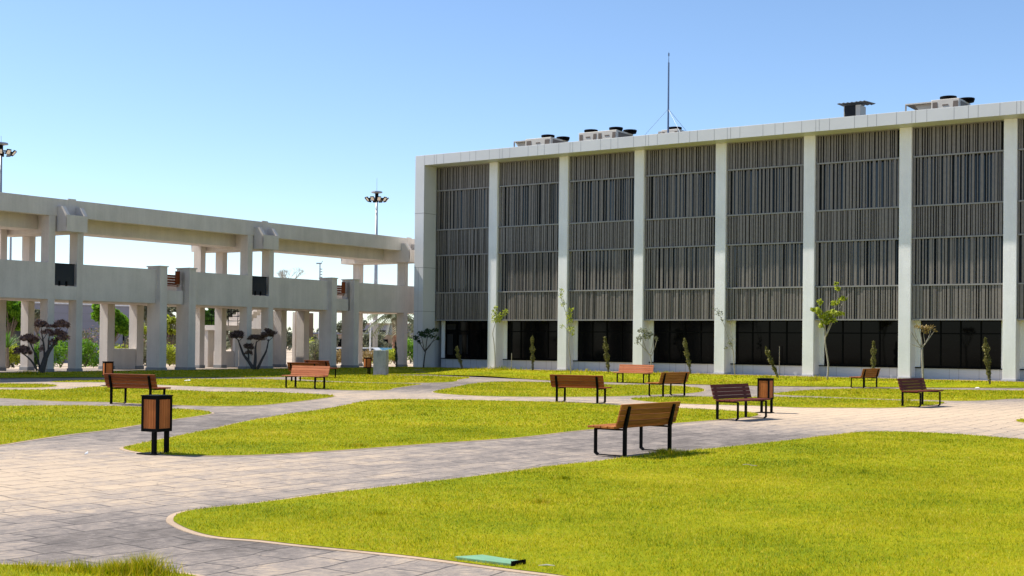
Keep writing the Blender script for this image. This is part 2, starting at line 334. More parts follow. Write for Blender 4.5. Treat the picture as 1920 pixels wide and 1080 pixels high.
# lawn strip at the foot of the two buildings
outer=[(2.0,-45),(2.2,-32),(2.5,-27),(3.1,-23),(4.0,-19),(4.8,-16.4),(4.8,-11),(5.0,-8),(6.5,-5.7),(8.9,-5.8),(15.4,-9.6),(18.5,-9.6),(22.2,-9.2),(26,-8.3),(30,-5.3),(34.2,-3.3),(40,-2.4),(50,-2.2)]
oc=[tuple(p) for p in cat(outer,4,False)]
strip=[wp(*p) for p in oc]+[wp(50,.75),wp(V0+.05,.75),wp(V0+.05,-45)]
tag(bm_sheet('lawn',strip,MAT['turf'],.022),kind='structure'); LAWNS.append(np.array(strip))
bm2=MB();
for a,c in zip(oc[:-1],oc[1:]):
    A=W(*a,float(G(*a))+.008); C_=W(*c,float(G(*c))+.008); d=(C_-A)[:2]; d/=np.linalg.norm(d); n_=np.array([d[1],-d[0],0])*.08
    bm2.add([A,C_,C_+n_,A+n_],[(0,1,2,3)])
tag(bm2.build('kerb',MAT['kerb']),kind='structure')
tag(MB().box((V0,.74,.10),(46,1.76,.215)).build('concrete_apron',MAT['kerb'],None),kind='structure')
ap=bpy.data.objects['concrete_apron']; ap.location=CXY; ap.rotation_euler=(0,0,-TH)

# ------------------------------------------------------------------ grass blades
def inpoly(P,poly):
    x,y=P[:,0],P[:,1]; ins=np.zeros(len(P),bool); n=len(poly); j=n-1
    for i in range(n):
        xi,yi=poly[i]; xj,yj=poly[j]
        c=((yi>y)!=(yj>y))&(x<(xj-xi)*(y-yi)/(yj-yi+1e-12)+xi); ins^=c; j=i
    return ins
def blade_mesh(name,B,H,Wd,mat,lean=1.1):
    n=len(B); a=RNG.uniform(0,2*math.pi,n); l=RNG.uniform(0,lean,n)*H; la=RNG.uniform(0,2*math.pi,n)
    dx=np.stack([np.cos(a),np.sin(a),0*a],1)*(Wd/2)[:,None]
    V=np.empty((n,3,3)); V[:,0]=B-dx; V[:,1]=B+dx; V[:,2]=B+np.stack([l*np.cos(la),l*np.sin(la),H],1)
    me=bpy.data.meshes.new(name); me.vertices.add(3*n); me.vertices.foreach_set('co',V.ravel().astype(np.float32))
    me.loops.add(3*n); me.loops.foreach_set('vertex_index',np.arange(3*n,dtype=np.int32)); me.polygons.add(n)
    me.polygons.foreach_set('loop_start',np.arange(0,3*n,3,dtype=np.int32)); me.polygons.foreach_set('loop_total',np.full(n,3,np.int32))
    at_=me.attributes.new('rnd','FLOAT','POINT'); at_.data.foreach_set('value',np.repeat(RNG.random(n),3).astype(np.float32))
    me.update(); me.materials.append(mat); o=bpy.data.objects.new(name,me); COL.objects.link(o); return o
Bs=[];Hs=[];Ws=[]
for poly in LAWNS:
    lo,hi=poly.min(0),poly.max(0); lo=np.maximum(lo,[-32,5]); hi=np.minimum(hi,[34,78])
    if (hi<=lo).any(): continue
    # per distance band
    for y0,y1,dens,bh,bw in ((5,9,500,.026,.006),(9,13,3200,.024,.005),(13,18,2200,.025,.0065),(18,26,1100,.027,.010),(26,40,420,.032,.018),(40,56,190,.04,.028),(56,80,100,.06,.04)):
        a,b_=max(lo[1],y0),min(hi[1],y1)
        if b_<=a: continue
        X0=max(lo[0],-.47*b_-1.5); X1=min(hi[0],.47*b_+1.5)
        if X1<=X0: continue
        n=int((X1-X0)*(b_-a)*dens); P=np.stack([RNG.uniform(X0,X1,n),RNG.uniform(a,b_,n)],1); P=P[inpoly(P,poly)]; n=len(P)
        if not n: continue
        D=np.stack([P[:,0],P[:,1],0*P[:,0]],1)-CXY; z=G(D@VD,D@UD)+.015
        # slow variation of height (tufts)
        k=np.sin(P[:,0]*1.7+2*np.sin(P[:,1]*.9))*np.sin(P[:,1]*2.3+1.5*np.sin(P[:,0]*.7))
        Bs.append(np.stack([P[:,0],P[:,1],z],1)); Hs.append(bh*(RNG.uniform(.45,1.15,n)+.25*np.clip(k,-1,1))); Ws.append(np.full(n,bw)*RNG.uniform(.7,1.2,n))
# taller tufts standing out of the mown turf
tufts=[(270,1078,.15,.24,1500),(215,1078,.11,.22,700),(150,1073,.09,.3,500),(60,1071,.07,.3,400),(480,1020,.05,.25,300),(1012,945,.055,.22,350),(1055,900,.05,.2,250),(715,967,.045,.2,200),(675,838,.06,.25,300),
 (1240,852,.09,.5,1400),(52,702,.2,.6,220),(398,747,.12,.5,160),(203,735,.1,.5,120),(1700,757,.3,.35,90),(1608,739,.2,.4,90),(1355,715,.15,.7,150),(620,744,.08,.6,160),(580,713,.12,.5,100),(1440,709,.3,.6,160),(1530,711,.3,.5,140),(1100,697,.2,2,260),(940,694,.25,2,240),(1250,702,.2,2,240),(1660,705,.2,2,220)]
for px,py,hh,r,n in tufts:
    c=at(px,py); a=RNG.uniform(0,6.28,n); q=np.abs(RNG.normal(0,r*.55,n)); P=np.stack([c[0]+q*np.cos(a)*1.3,c[1]+q*np.sin(a)],1)
    ok=np.zeros(n,bool)
    for pl_ in LAWNS: ok|=inpoly(P,pl_)
    P=P[ok]; a=a[ok]; q=q[ok]; n=len(P)
    if not n: continue
    D=np.stack([P[:,0],P[:,1],0*a],1)-CXY; z=G(D@VD,D@UD)+.015
    Bs.append(np.stack([P[:,0],P[:,1],z],1)); Hs.append(hh*RNG.uniform(.3,1.1,n)*np.exp(-(q/r)**2*.6)); Ws.append(np.full(n,max(.006,c[1]*.0006)))
B=np.concatenate(Bs);H_=np.concatenate(Hs);W_=np.concatenate(Ws); print('blades',len(B))
tag(blade_mesh('grass',B,H_,W_,MAT['blade']),'short yellow green mown grass covering the lawns','grass',kind='stuff')

# ------------------------------------------------------------------ main building
HR,HF,HL=12.312,11.739,2.909; DC=1.0; S1,PITCHC=4.497,4.6338; NC=9; CW=.56; ENDV=S1+(NC-1)*PITCHC+CW+3.83
bld=site('academic_building'); tag(bld,'long three storey building with white columns and grey vertical louvres','building')
# frame: end wall, fascia, far end wall
MB().box((0,0,.12),(.66,1.15,HF)).box((0,1.15,.12),(.30,21,HF)).build('end_wall',MAT['panel'],bld,.01)
MB().box((ENDV,0,.12),(ENDV+.66,1.15,HF)).box((ENDV+.36,1.15,.12),(ENDV+.66,21,HF)).build('end_wall',MAT['panel'],bld,.01)
MB().box((0,0,HF),(ENDV+.66,1.7,HR)).build('fascia',MAT['panel'],bld,.01)
MB().box((.02,1.7,HF),(ENDV+.64,21,HF+.3)).box((.02,20.6,HF+.3),(ENDV+.64,21,HR)).box((0.02,1.7,HF+.3),(.25,20.6,HR)).box((ENDV+.4,1.7,HF+.3),(ENDV+.64,20.6,HR)).build('roof',MAT['spandrel'],bld)
MB().box((.66,20.6,.12),(ENDV+.36,20.95,HF)).build('rear_wall',MAT['panel'],bld)
jm=MB(); v=.66; k=0
pat=[.70,.17,.50,1.20,.62,.42,.92]   # irregular panel widths, repeated every bay and a bit
while v<ENDV+.5:
    MB().box((v,-.003,HF+.01),(v+.015,.004,HR-.01)).build('panel_joint',MAT['joint'],bld); v+=pat[k%7]; k+=1
for z in (9.0,5.9,3.4): MB().box((-.003,-.003,z),(.66,.005,z+.025)).box((.655,.0,z),(.663,1.15,z+.025)).box((-.003,0,z),(.0,20,z+.025)).build('panel_joint',MAT['joint'],bld)
MB().box((.30,-.003,.15),(.315,.004,5.9)).build('panel_joint',MAT['joint'],bld)
for i in range(NC):
    v=S1+i*PITCHC
    MB().box((v,DC,.30),(v+CW,DC+.76,HF-.001)).build('column',MAT['column'],bld,.012)
    MB().box((v-.02,DC-.02,.13),(v+CW+.02,DC+.78,.30)).build('column_base',MAT['plinth'],bld,.01)
ROWS=[(HL,4.48,'s'),(4.48,6.63,'w'),(6.63,8.10,'s'),(8.10,10.36,'w'),(10.36,11.72,'s')]
rnd=random.Random(3)
bays=[(.67,S1)]+[(S1+i*PITCHC+CW,S1+(i+1)*PITCHC) for i in range(NC-1)]+[(S1+(NC-1)*PITCHC+CW,ENDV)]
for bi,(a,b) in enumerate(bays):
    for r,(z0,z1,kd) in enumerate(ROWS):
        m=MB(); x=a+.05; prev=0
        while x<b-.06:
            wdt=rnd.choice([.03,.04,.05,.07,.10,.13] if kd=='w' else [.04,.055,.07,.085,.11,.14])
            gap=rnd.choice([.04,.06,.085,.12]) if kd=='w' else rnd.choice([.03,.04,.05,.06])
            if x+wdt>b-.03: break
            dp=rnd.choice([0,0,.02,.04]); m.box((x,DC+.13+dp,z0+.05),(x+wdt,DC+.13+dp+rnd.choice([.02,.035]),z1-.02)); x+=wdt+gap
        m.build('louvre_panel',MAT['fin'],bld)
        MB().box((a+.03,DC+.10,z0-.02),(b-.02,DC+.26,z0+.045)).build('louvre_rail',MAT['rail'],bld)
    MB().box((a+.03,DC+.12,11.70),(b-.02,DC+.2,11.735)).build('louvre_rail',MAT['rail'],bld)
    for z0,z1,kd in ROWS:
        if kd=='s': MB().box((a,DC+.42,z0),(b,DC+.70,z1)).build('spandrel_wall',MAT['spandrel'],bld)
    for z0,z1,kd in ROWS:
        if kd=='w': MB().box((a,DC+.50,z0),(b,DC+.60,z1)).build('upper_window',MAT['glass2'],bld)
    MB().box((a,DC+.3,HL-.0),(b,DC+.42,HL+.12)).build('soffit_edge',MAT['spandrel'],bld)
    # ground floor
    MB().box((a,DC+.755,.14),(b,DC+.95,.70)).build('plinth_wall',MAT['plinth'],bld)
    pj=MB(); x=a+.3; k=bi
    while x<b-.1: pj.box((x,DC+.751,.16),(x+.015,DC+.758,.70)); x+=[.55,1.25,.42,.9,.35][k%5]; k+=1
    pj.build('plinth_joints',MAT['joint'],bld)
    MB().box((a,DC+.70,.70),(b,DC+.98,.75)).build('window_sill',MAT['black'],bld)
    for x0,x1 in ((a,a+.24),(b-.24,b)): MB().box((x0,DC+.755,.75),(x1,DC+1.0,HL)).build('pier',MAT['column'],bld)
    wn_=MB(); wa,wb=a+.24,b-.24
    nm=4
    for j in range(nm+1):
        c=wa+(wb-wa)*j/nm; wn_.box((max(wa,c-.03),DC+.80,.75),(min(wb,c+.03),DC+.88,HL))
    for z in (.75,2.27,HL-.06): wn_.box((wa,DC+.79,z),(wb,DC+.875,z+.055))
    fr=wn_.build('window_frame',MAT['black'],bld)
    MB().box((wa,DC+.84,.75),(wb,DC+.86,HL)).build('window_pane',MAT['glass'],fr)
# first bay: flat panels imitating reflections and the interior seen in its glass
MB().box((1.05,DC+.825,.95),(1.45,DC+.838,2.12)).box((1.0,DC+.825,2.4),(1.62,DC+.838,2.7)).box((1.9,DC+.825,1.0),(2.12,DC+.838,2.1)).box((2.45,DC+.825,1.0),(2.52,DC+.838,2.1)).build('painted_window_panels',MAT['spandrel'],bld)
wl=MB()  # upper strips paint the bright sky seen in the window glass
for x0,x1 in ((1.45,1.62),(1.68,1.78),(2.05,2.18),(2.42,2.5)): wl.box((x0,DC+.46,4.75),(x1,DC+.49,6.4))
wl.build('painted_sky_strips',MAT['galv'],bld)

# ------------------------------------------------------------------ colonnade walkway
CT,CB,PT,MBT=7.704,6.941,4.918,3.330
cl=site('colonnade_walkway'); tag(cl,'two level concrete colonnade walkway with flat canopy beside the courtyard','colonnade')
UA,UB=-46.,2.6
DR=3.42; TK=.55    # rear row face offset, column thickness across
def vbox(m,d0,d1,u0,u1,z0,z1): m.box((V0-d1,u0,z0),(V0-d0,u1,z1)); return m
pairs=[(-35.3,-33.8),(-23.56,-22.1),(-11.87,-10.36),(.58,9)]
inter=[(-41.1,-39.4),(-29.4,-27.6),(-17.70,-15.94),(-5.94,-4.13)]
# canopy
vbox(MB(),0,.28,UA,UB,CB,CT).build('fascia_beam',MAT['stucco'],cl,.015)
vbox(MB(),DR+TK-.28,DR+TK,UA,UB,CB,CT).build('fascia_beam',MAT['stucco'],cl,.015)
vbox(MB(),.28,DR+TK-.28,UA,UB,CB+.42,CB+.62).build('canopy_slab',MAT['stucco'],cl)
# walkway floor and parapets
vbox(MB(),.25,DR+TK-.25,UA,UB,MBT+.001,MBT+.30).build('floor_slab',MAT['stucco'],cl)
gaps=[(a+.30,b) for a,b in pairs[:3]]
segs=[]; x=UA
edges=sorted([(a+.33,b,'g') for a,b in pairs[:3]]+[(a+.40,b,'s') for a,b in inter])
for a,b,k in edges:
    segs.append((x,a)); x=b
segs.append((x,UB))
for d0,d1 in ((0,.25),(DR+TK-.25,DR+TK)):
    for a,b in segs:
        if b>a: vbox(MB(),d0,d1,a,b,MBT,PT).build('parapet',MAT['stucco'],cl,.01)
    for a,b,k in edges:
        zt=3.93 if k=='g' else 3.98
        dd=0 if k=='g' else (.12 if d0==0 else 0)
        vbox(MB(),d0+dd,d1+(0 if d0 else dd*.5),a,b,MBT,zt).build('lower_parapet',MAT['stucco'],cl,.01)
for a,b,k in edges:
    if k=='g':
        rl=MB(); vbox(rl,.16,.175,a+.02,b-.02,3.96,4.88); pn=rl.build('glass_balustrade',MAT['glass2'],cl)
        pm=MB()
        for t in (.3,.62): vbox(pm,.12,.2,a+(b-a)*t-.03,a+(b-a)*t+.03,3.93,4.15)
        vbox(pm,.14,.20,a+.02,b-.02,4.88,4.92); pm.build('balustrade_clamps',MAT['black'],pn)
    else:
        sm=MB()
        for j in range(4): vbox(sm,.75,.79,a-.1,b+.25,4.28+j*.13,4.28+j*.13+.085)
        vbox(sm,.35,.39,b-.28,b-.02,4.30,4.92)
        for j in range(3): vbox(sm,.45+j*.1,.53+j*.1,a-.05,b+.1,4.20,4.235)
        sm.build('walkway_bench',MAT['wood'],cl)
# columns
for (a,b) in pairs:
    for u in (a,b):
        if u>3: continue
        for d in (0,DR):
            bs=.16 if False else 0
            wU=.33
            vbox(MB(),d-.004 if d==0 else d,d+TK,u,u+wU,.14,CB-.002 if u==a else 6.27).build('column',MAT['stucco'],cl,.012)
            vbox(MB(),d-.03,d+TK+.03,u-.03,u+wU+.03,.10,.34).build('column_base',MAT['skirt'],cl,.01)
for (a,b) in inter:
    for u in (a,b):
        for d in (0,DR):
            pr=.30 if d==0 else 0
            vbox(MB(),d-pr,d+TK+.05,u,u+.42,.12,PT+.12 if d==0 else MBT).build('column',MAT['stucco'],cl,.012)
            vbox(MB(),d-pr-.03,d+TK+.08,u-.03,u+.45,.10,.34).build('column_base',MAT['skirt'],cl,.01)
            if d==0: vbox(MB(),-.34,TK+.09,u-.04,u+.46,PT+.12,PT+.17).build('column_cap',MAT['stucco'],cl)
# transverse beams with bracket ends
boxes=[-34.9,-23.16,-11.45,.24]
for u in boxes:
    w_=1.08; vbox(vbox(MB(),0,DR+TK,u,u+1.42,6.27,CB-.002),.28,DR+TK-.28,u,u+1.42,CB-.002,CB+.42).build('transverse_beam',MAT['stucco'],cl,.0)
    for s,o0 in ((1,0),(-1,DR+TK)):
        br=MB()
        def bb(d0,d1,u0,u1,z0,z1):
            if s==1: br.box((V0+d0,u0,z0),(V0+d1,u1,z1))
            else: br.box((V0-o0-d1,u0,z0),(V0-o0-d0,u1,z1))
        bb(.0,.66,u,u+w_,6.268,6.45); bb(.58,.66,u,u+w_,6.45,6.98)
        for c0 in (u,u+w_-.16):     # cheeks with sloping tops
            x0,x1=(V0,V0+.659) if s==1 else (V0-o0,V0-o0-.659)
            br.prism([(6.45,x0),(7.36,x0),(7.36,x0+(x1-x0)*.55),(6.98,x1),(6.45,x1)],1,c0,c0+.16)
        br.build('gutter_bracket',MAT['stucco'],cl)
    vbox(MB(),-.012,.05,u+.55,u+.95,CB,CT+.05).build('joint_cover',MAT['stucco'],cl)
for i in range(-1,len(boxes)):
    a=(boxes[i]+1.42) if i>=0 else UA; b=boxes[i+1] if i+1<len(boxes) else UB
    if b>a: vbox(MB(),1.35,2.65,a,b,6.42,CB+.42).build('longitudinal_beam',MAT['stucco'],cl,.01)
vbox(MB(),-.0,DR+TK+.05,UA,UB,.10,.17).build('colonnade_floor',MAT['kerb'],cl)
# low wall between two rear columns
lw=site('low_wall',0,0,0); tag(lw,'low beige rendered wall between two rear colonnade columns','wall')
vbox(MB(),DR+.05,DR+.4,-17.3,-15.95,.15,1.18).build('wall_panel',MAT['stucco'],lw,.01)

# outside stair behind the colonnade
st=site('outdoor_stair'); tag(st,'beige concrete stair with dark railing rising behind the colonnade','staircase')
d0,d1=DR+TK+.75,DR+TK+2.1
vbox(MB(),d0,d1,-9.4,-7.9,2.18,2.45).build('landing',MAT['stucco'],st)
vbox(MB(),d0+.9,d1,-9.3,-8.4,.05,2.18).build('landing_wall',MAT['stucco'],st)
vbox(MB(),d0,d0+.12,-9.6,-8.25,.05,1.05).build('low_panel',MAT['stucco'],st)
vbox(MB(),d0,d0+.2,-8.15,-7.9,.05,2.18).build('landing_post',MAT['panel'],st)
stp=MB(); n=8
for k in range(n):
    u=-7.9+k*.27; z=2.45+(k+1)*.16; vbox(stp,d0,d1,u,u+.27,z-.36,z)
stp.build('flight',MAT['stucco'],st)
vbox(MB(),d0+.15,d0+.3,-7.6,-5.8,.05,2.3).build('flight_wall',MAT['stucco'],st)
rl=MB()
def R3(d,u,z): return (V0-d,u,z)
for d in (d0+.03,d1-.03):
    for zz in (.25,.5,.75,.98):
        rl.tube([R3(d,-9.4,2.45+zz),R3(d,-7.9,2.45+zz),R3(d,-5.9,3.65+zz)],.018,6)
    for u in (-9.35,-8.65,-7.95): rl.tube([R3(d,u,2.4),R3(d,u,3.43)],.022,6)
    for u in (-7.2,-6.5): z=2.45+(u+7.9)*.6; rl.tube([R3(d,u,z),R3(d,u,z+1)],.022,6)
rl.build('railing',MAT['black'],st)
tw=site('stair_tower'); tag(tw,'beige rendered stair tower standing behind the middle of the colonnade','tower')
vbox(MB(),DR+TK+.6,DR+TK+.9,-5.6,-4.6,.05,3.32).build('wall',MAT['stucco'],tw)
vbox(MB(),DR+TK+.9,DR+TK+3.2,-4.9,-4.6,.05,3.32).build('wall',MAT['stucco'],tw)
vbox(MB(),DR+TK+1.3,DR+TK+1.45,-2.6,-1.4,1.9,3.3).build('hanging_panel',MAT['brown'],tw)
MB().box((V0-DR-TK-1.5,-2.95,.05),(V0-DR-TK-1.3,-2.65,3.32)).build('post',MAT['stucco'],tw)

# ------------------------------------------------------------------ roof things
def onF(x,y,d):
    r=ray(x,y); o=np.array([0,0,EYE]); C0=W(0,d); t=((C0-o)@UD)/(r@UD); P=o+t*r; q=vu(P); return q[0],P[2]
RZ=HF+.30
def ac_unit(x0,x1,xs,ytop,d,label,fans,shelter=True):
    """x0..x1 pixel span of the cabinets; xs: pixel where the open shelter starts"""
    v0,z=onF(x0,ytop,d); v1,_=onF(x1,ytop,d); vs0,_=onF(xs,ytop,d); zt=z
    o=site('rooftop_air_conditioner',v0,d,RZ); tag(o,label,'air conditioner','air conditioning units along the roof edge')
    L=v1-v0; H=zt-RZ; Dp=1.9
    body=MB().box((0,0,.25),(L,Dp,H)).build('cabinet',MAT['cream'],o,.02)
    k=max(1,round(L/1.35)); gm=MB(); lm=MB()
    for i in range(k):
        c=L*(i+.5)/k; hw=L/k/2
        for s in (-1,1):
            xa,xb=c+s*hw*.45,c+s*hw*.9
            MB().prism([(H-.12,xa+s*.08),(H-.12,xb),(.4,xb-s*.02),(.4,xa)],1,-.012,.0).build('grille',MAT['brown'],body)
        MB().box((c-.14,-.014,H-.32),(c+.14,0,H-.25)).build('name_plate',MAT['brown'],body)
    gm.box((L,.2,.4),(L+.012,Dp-.2,H-.1)); gm.build('grille',MAT['brown'],body)
    for fx,fy in fans:
        c=(fx*L,fy,0); fn=MB().tube([(c[0],c[1],H),(c[0],c[1],H+.05),(c[0],c[1],H+.10),(c[0],c[1],H+.18)],[.36,.36,.39,.39],20).build('fan_shroud',MAT['black'],o)
        MB().tube([(c[0],c[1],H+.18),(c[0],c[1],H+.21)],[.22,.22],16).build('fan_guard',MAT['galv'],fn)
    sh=MB(); 
    if shelter:
        a=vs0-v0
        sh.box((a,0,H-.12),(-.02,Dp,H-.06)); 
        for px_ in (a,a+.0):
            for py_ in (0,Dp-.06): sh.box((px_,py_,0),(px_+.06,py_+.06,H-.12))
        sh.prism([(H-.62,-.5),(H-.12,-.9),(H-.12,-.02),(H-.62,-.02)],1,.3,.36)
        sh.build('shelter_frame',MAT['cream'],o)
    lg=MB()
    for px_ in (0.05,L-.13):
        for py_ in (.05,Dp-.13): lg.box((px_,py_,0),(px_+.08,py_+.08,.25))
    lg.build('feet',MAT['galv'],o); return o
ac_unit(985,1033,963,261,4.5,'rooftop air conditioner nearest the left roof corner with open cream shelter',[(.72,.45),(.93,1.5)])
ac_unit(1085,1156,1083,249.5,4.5,'longest rooftop air conditioner, two cabinets wide, left of the tall mast',[(.22,.45),(.88,.45),(.98,1.6)],False)
ac_unit(1240,1271,1234,244,4.5,'small rooftop air conditioner at the foot of the tall mast',[(.5,.6)])
ac_unit(1746,1799,1697,188,4.5,'rooftop air conditioner farthest right with cream open shelter',[(.5,.5),(.95,1.4)])
v0_,z_=onF(1582,199,4.0); v1_,_=onF(1613,199,4.0)
ch=site('roof_vent_box',v0_,4.0,RZ); tag(ch,'dark vent box with a ragged corrugated cap on the roof','roof vent')
MB().box((0,0,0),(v1_-v0_,.8,z_-RZ)).build('shaft',MAT['cream'],ch); MB().box((.04,-.01,.05),((v1_-v0_)*.72,0,z_-RZ)).build('grille',MAT['dark'],ch)
cm=MB(); nn=14
for i in range(nn):
    x=-.25+(v1_-v0_+.55)*i/(nn-1); zz=z_-RZ+.08+.035*(i%2)+(.012 if 8<i<13 else 0); x2=x+.11; cm.prism([(x,zz-.02),(x2,zz+.02),(x2,zz+.04),(x,zz)][::1],1,-.25,1.05) if False else cm.add([(x,-.25,zz),(x2,-.25,zz+(.035 if i%2==0 else -.03)),(x2,1.05,zz+.05),(x,1.05,zz+.02),(x,-.25,zz+.02),(x2,-.25,zz+.055 if i%2==0 else zz-.01),(x2,1.05,zz+.07),(x,1.05,zz+.04)],[(0,3,2,1),(4,5,6,7),(0,1,5,4),(1,2,6,5),(2,3,7,6),(3,0,4,7)])
cm.build('corrugated_cap',MAT['galv'],ch)
mv,mz=onF(1254,98,3.6); _,mzb=onF(1254,204,3.6)
ms=site('roof_mast',mv,3.6,RZ); tag(ms,'tall thin blue lightning mast on the roof held by guy wires','mast')
MB().tube([(0,0,0),(0,0,mz-RZ-.55),(0,0,mz-RZ-.54),(0,0,mz-RZ)],[.055,.045,.02,.012],8).build('pole',MAT['bluepole'],ms)
MB().tube([(0,0,mz-RZ-.2),(0,0,mz-RZ-.05)],[.04,.04],8).build('tip',MAT['bluepole'],ms)
hw=mzb-RZ
ga=onF(1178,252,3.6)[0]-mv; gb=onF(1292,242,3.6)[0]-mv
for e in ((ga,0,.0),(gb*1.25,-1.,.1),(gb*.8,2.5,0)): MB().tube([(0,0,hw),e],.009,5).build('guy_wire',MAT['galv'],ms)

# ------------------------------------------------------------------ benches
def rod(pts,w,t,m):  # flat bar along pts in the yz plane; w is width along x
    for (y0,z0),(y1,z1) in zip(pts[:-1],pts[1:]):
        d=np.array([y1-y0,z1-z0]); d/=np.linalg.norm(d); n=np.array([-d[1],d[0]])*t/2; e=d*t*.3
        a=np.array([y0,z0])-e; b=np.array([y1,z1])+e
        m.prism([tuple(a-n),tuple(b-n),tuple(b+n),tuple(a+n)],0,-w/2,w/2)
def make_bench(wm,loc,rz):
    r=empty('park_bench',loc,rz); L=1.64
    for x in (-.625,.625):
        m=MB(); rod([(-.26,.03),(-.26,.42),(-.33,.74)],.06,.045,m); o=m.build('rear_leg',MAT['black'],r,.006); o.location.x=x
        m=MB(); rod([(.26,.40),(.26,.05),(.22,.022)],.06,.03,m); o=m.build('front_leg',MAT['black'],r,.006); o.location.x=x
        m=MB(); rod([(-.26,.022),(.22,.022)],.055,.014,m); o=m.build('foot_bar',MAT['black'],r,.003); o.location.x=x
        m=MB(); rod([(-.26,.405),(.26,.405)],.055,.025,m); o=m.build('seat_bracket',MAT['black'],r,.004); o.location.x=x
    for k in range(4):
        y=-.20+k*.123; MB().box((-L/2,y,.425),(L/2,y+.108,.458)).build('seat_slat',wm,r,.006)
    tl=math.atan2(.10,.34)
    for k in range(4):
        z=.46+k*.082; y=-.235-(z-.42)*.29; m=MB(); c,s_=math.cos(tl),math.sin(tl); t=.028; hgt=.0785
        m.prism([(y,z),(y+t*c,z+t*s_),(y+t*c-hgt*s_,z+t*s_+hgt*c),(y-hgt*s_,z+hgt*c)],0,-L/2,L/2)
        m.build('back_slat',wm,r,.005)
    return r
PROTO={}
def bench(px,py,phi,mode,wood_,label):
    P=at(px,py); P[2]=float(G(*vu(P)))+.002; az=math.atan2(P[0],P[1]); ph=math.radians(phi)
    rz={'ar':-ph,'al':ph,'vl':math.pi-ph,'vr':math.pi+ph}[mode]-az
    if wood_ not in PROTO: o=make_bench(MAT[wood_],P,rz); PROTO[wood_]=o
    else: o=copy_tree(PROTO[wood_]); o.location=P; o.rotation_euler=(0,0,rz)
    tag(o,label,'bench','slatted benches around the courtyard')
bench(1187,851.5,57,'al','woodgold','nearest golden wooden bench at the edge of the large front lawn')
bench(1391,786.5,60,'vr','woodred','dark red wooden bench just left of the slatted bin on the right')
bench(1727.5,762.5,65,'vr','woodred','dark red wooden bench standing alone at the far right on pale paving')
bench(258,759.5,41,'ar','wood','brown bench with its back turned, behind the nearest litter bin')
bench(1089,755.5,25,'ar','wood','wide brown bench with its back turned, at centre behind the middle lawn')
bench(1250.5,743.5,57,'al','woodgold','brown bench turned left between the centre back-turned bench and dark red bench')
bench(1187,718.5,27,'vl','woodorange','orange bench facing forward near the building columns')
bench(572,729,38,'vl','woodorange','orange bench facing forward at left, in front of two darker benches')
bench(577,716.5,41,'ar','wood','dark bench directly behind the left orange bench, seen over its left end')
bench(603,708.5,48,'ar','wood','farthest of the three clustered benches, seen over the right end of the orange one')
bench(1620,727.5,66,'al','woodgold','small distant brown bench near the foot of the building at right')

# ------------------------------------------------------------------ litter bins
def make_bin(loc,rz):
    r=empty('litter_bin',loc,rz); s=.152; z0,z1=.33,.84
    MB().box((-s+.02,-s+.02,z0+.02),(s-.02,s-.02,z1-.02)).build('liner',MAT['dark'],r)
    fm=MB()
    for x in (-s-.003,s-.037):
        for y in (-s-.003,s-.037): fm.box((x,y,z0),(x+.04,y+.04,z1))
    for z in (z0,z1-.045):
        fm.box((-s+.037,-s,z),(s-.037,-s+.03,z+.045)).box((-s+.037,s-.03,z),(s-.037,s,z+.045)).box((-s,-s+.037,z),(-s+.03,s-.037,z+.045)).box((s-.03,-s+.037,z),(s,s-.037,z+.045))
    fm.build('frame',MAT['black'],r,.003)
    for a in range(4):
        m=MB()
        for k in range(5):
            x=-.116+k*.047; m.box((x,-s+.006,z0+.035),(x+.042,-s+.022,z1-.035))
        o=m.build('slat_panel',MAT['woodz'],r); o.rotation_euler=(0,0,a*math.pi/2)
    MB().box((-s-.012,-s-.012,z1),(s+.012,s+.012,z1+.016)).build('lid',MAT['black'],r,.003)
    for y in (-s-.004,s-.05):
        MB().box((.045,y,.012),(.105,y+.054,z0)).build('post',MAT['black'],r,.004)
    MB().box((-.21,-s-.03,0),(.14,s+.03,.016)).build('base_plate',MAT['black'],r,.002)
    return r
b0=None
for px,py,deg,lab in ((293,851.5,-42,'nearest wooden slatted litter bin in front of the back-turned bench at left'),
      (1435,774,68,'wooden litter bin standing behind the dark red bench on the right'),
      (202,723,15,'small litter bin at far left just beyond the back-turned bench'),
      (689,701,20,'tiny distant litter bin beside the grey stone block')):
    P=at(px,py); P[2]=float(G(*vu(P)))+.002; az=math.atan2(P[0],P[1])
    if b0 is None: o=b0=make_bin(P,math.radians(deg)-az)
    else: o=copy_tree(b0); o.location=P; o.rotation_euler=(0,0,math.radians(deg)-az)
    tag(o,lab,'litter bin','slatted litter bins beside the benches')

# stone block
P=at(714,696.5); sb=empty('stone_block',P,-TH+.35); tag(sb,'upright grey marble block in the shade by the colonnade','stone block')
def marble():
    m,t,b=nodes('grey_marble'); p=geopos(t); n=noise(t,p,3,8,.7); st=noise(t,geopos(t,(4,4,.8)),1.6,6,.75)
    c=ramp(t,mth(t,'ADD',mth(t,'MULTIPLY',n,.5),mth(t,'MULTIPLY',st,.5)),[(.25,(.13,.13,.14)),(.5,(.33,.33,.33)),(.75,(.46,.45,.44))]); t.links.new(c,b.inputs['Base Color']); b.inputs['Roughness'].default_value=.5; return m
pm_=ppm(P); hh=(696.5-650)/pm_
MB().box((-.5*25/pm_,-.2,0),(.5*25/pm_,.2,hh)).build('slab',marble(),sb,.01)

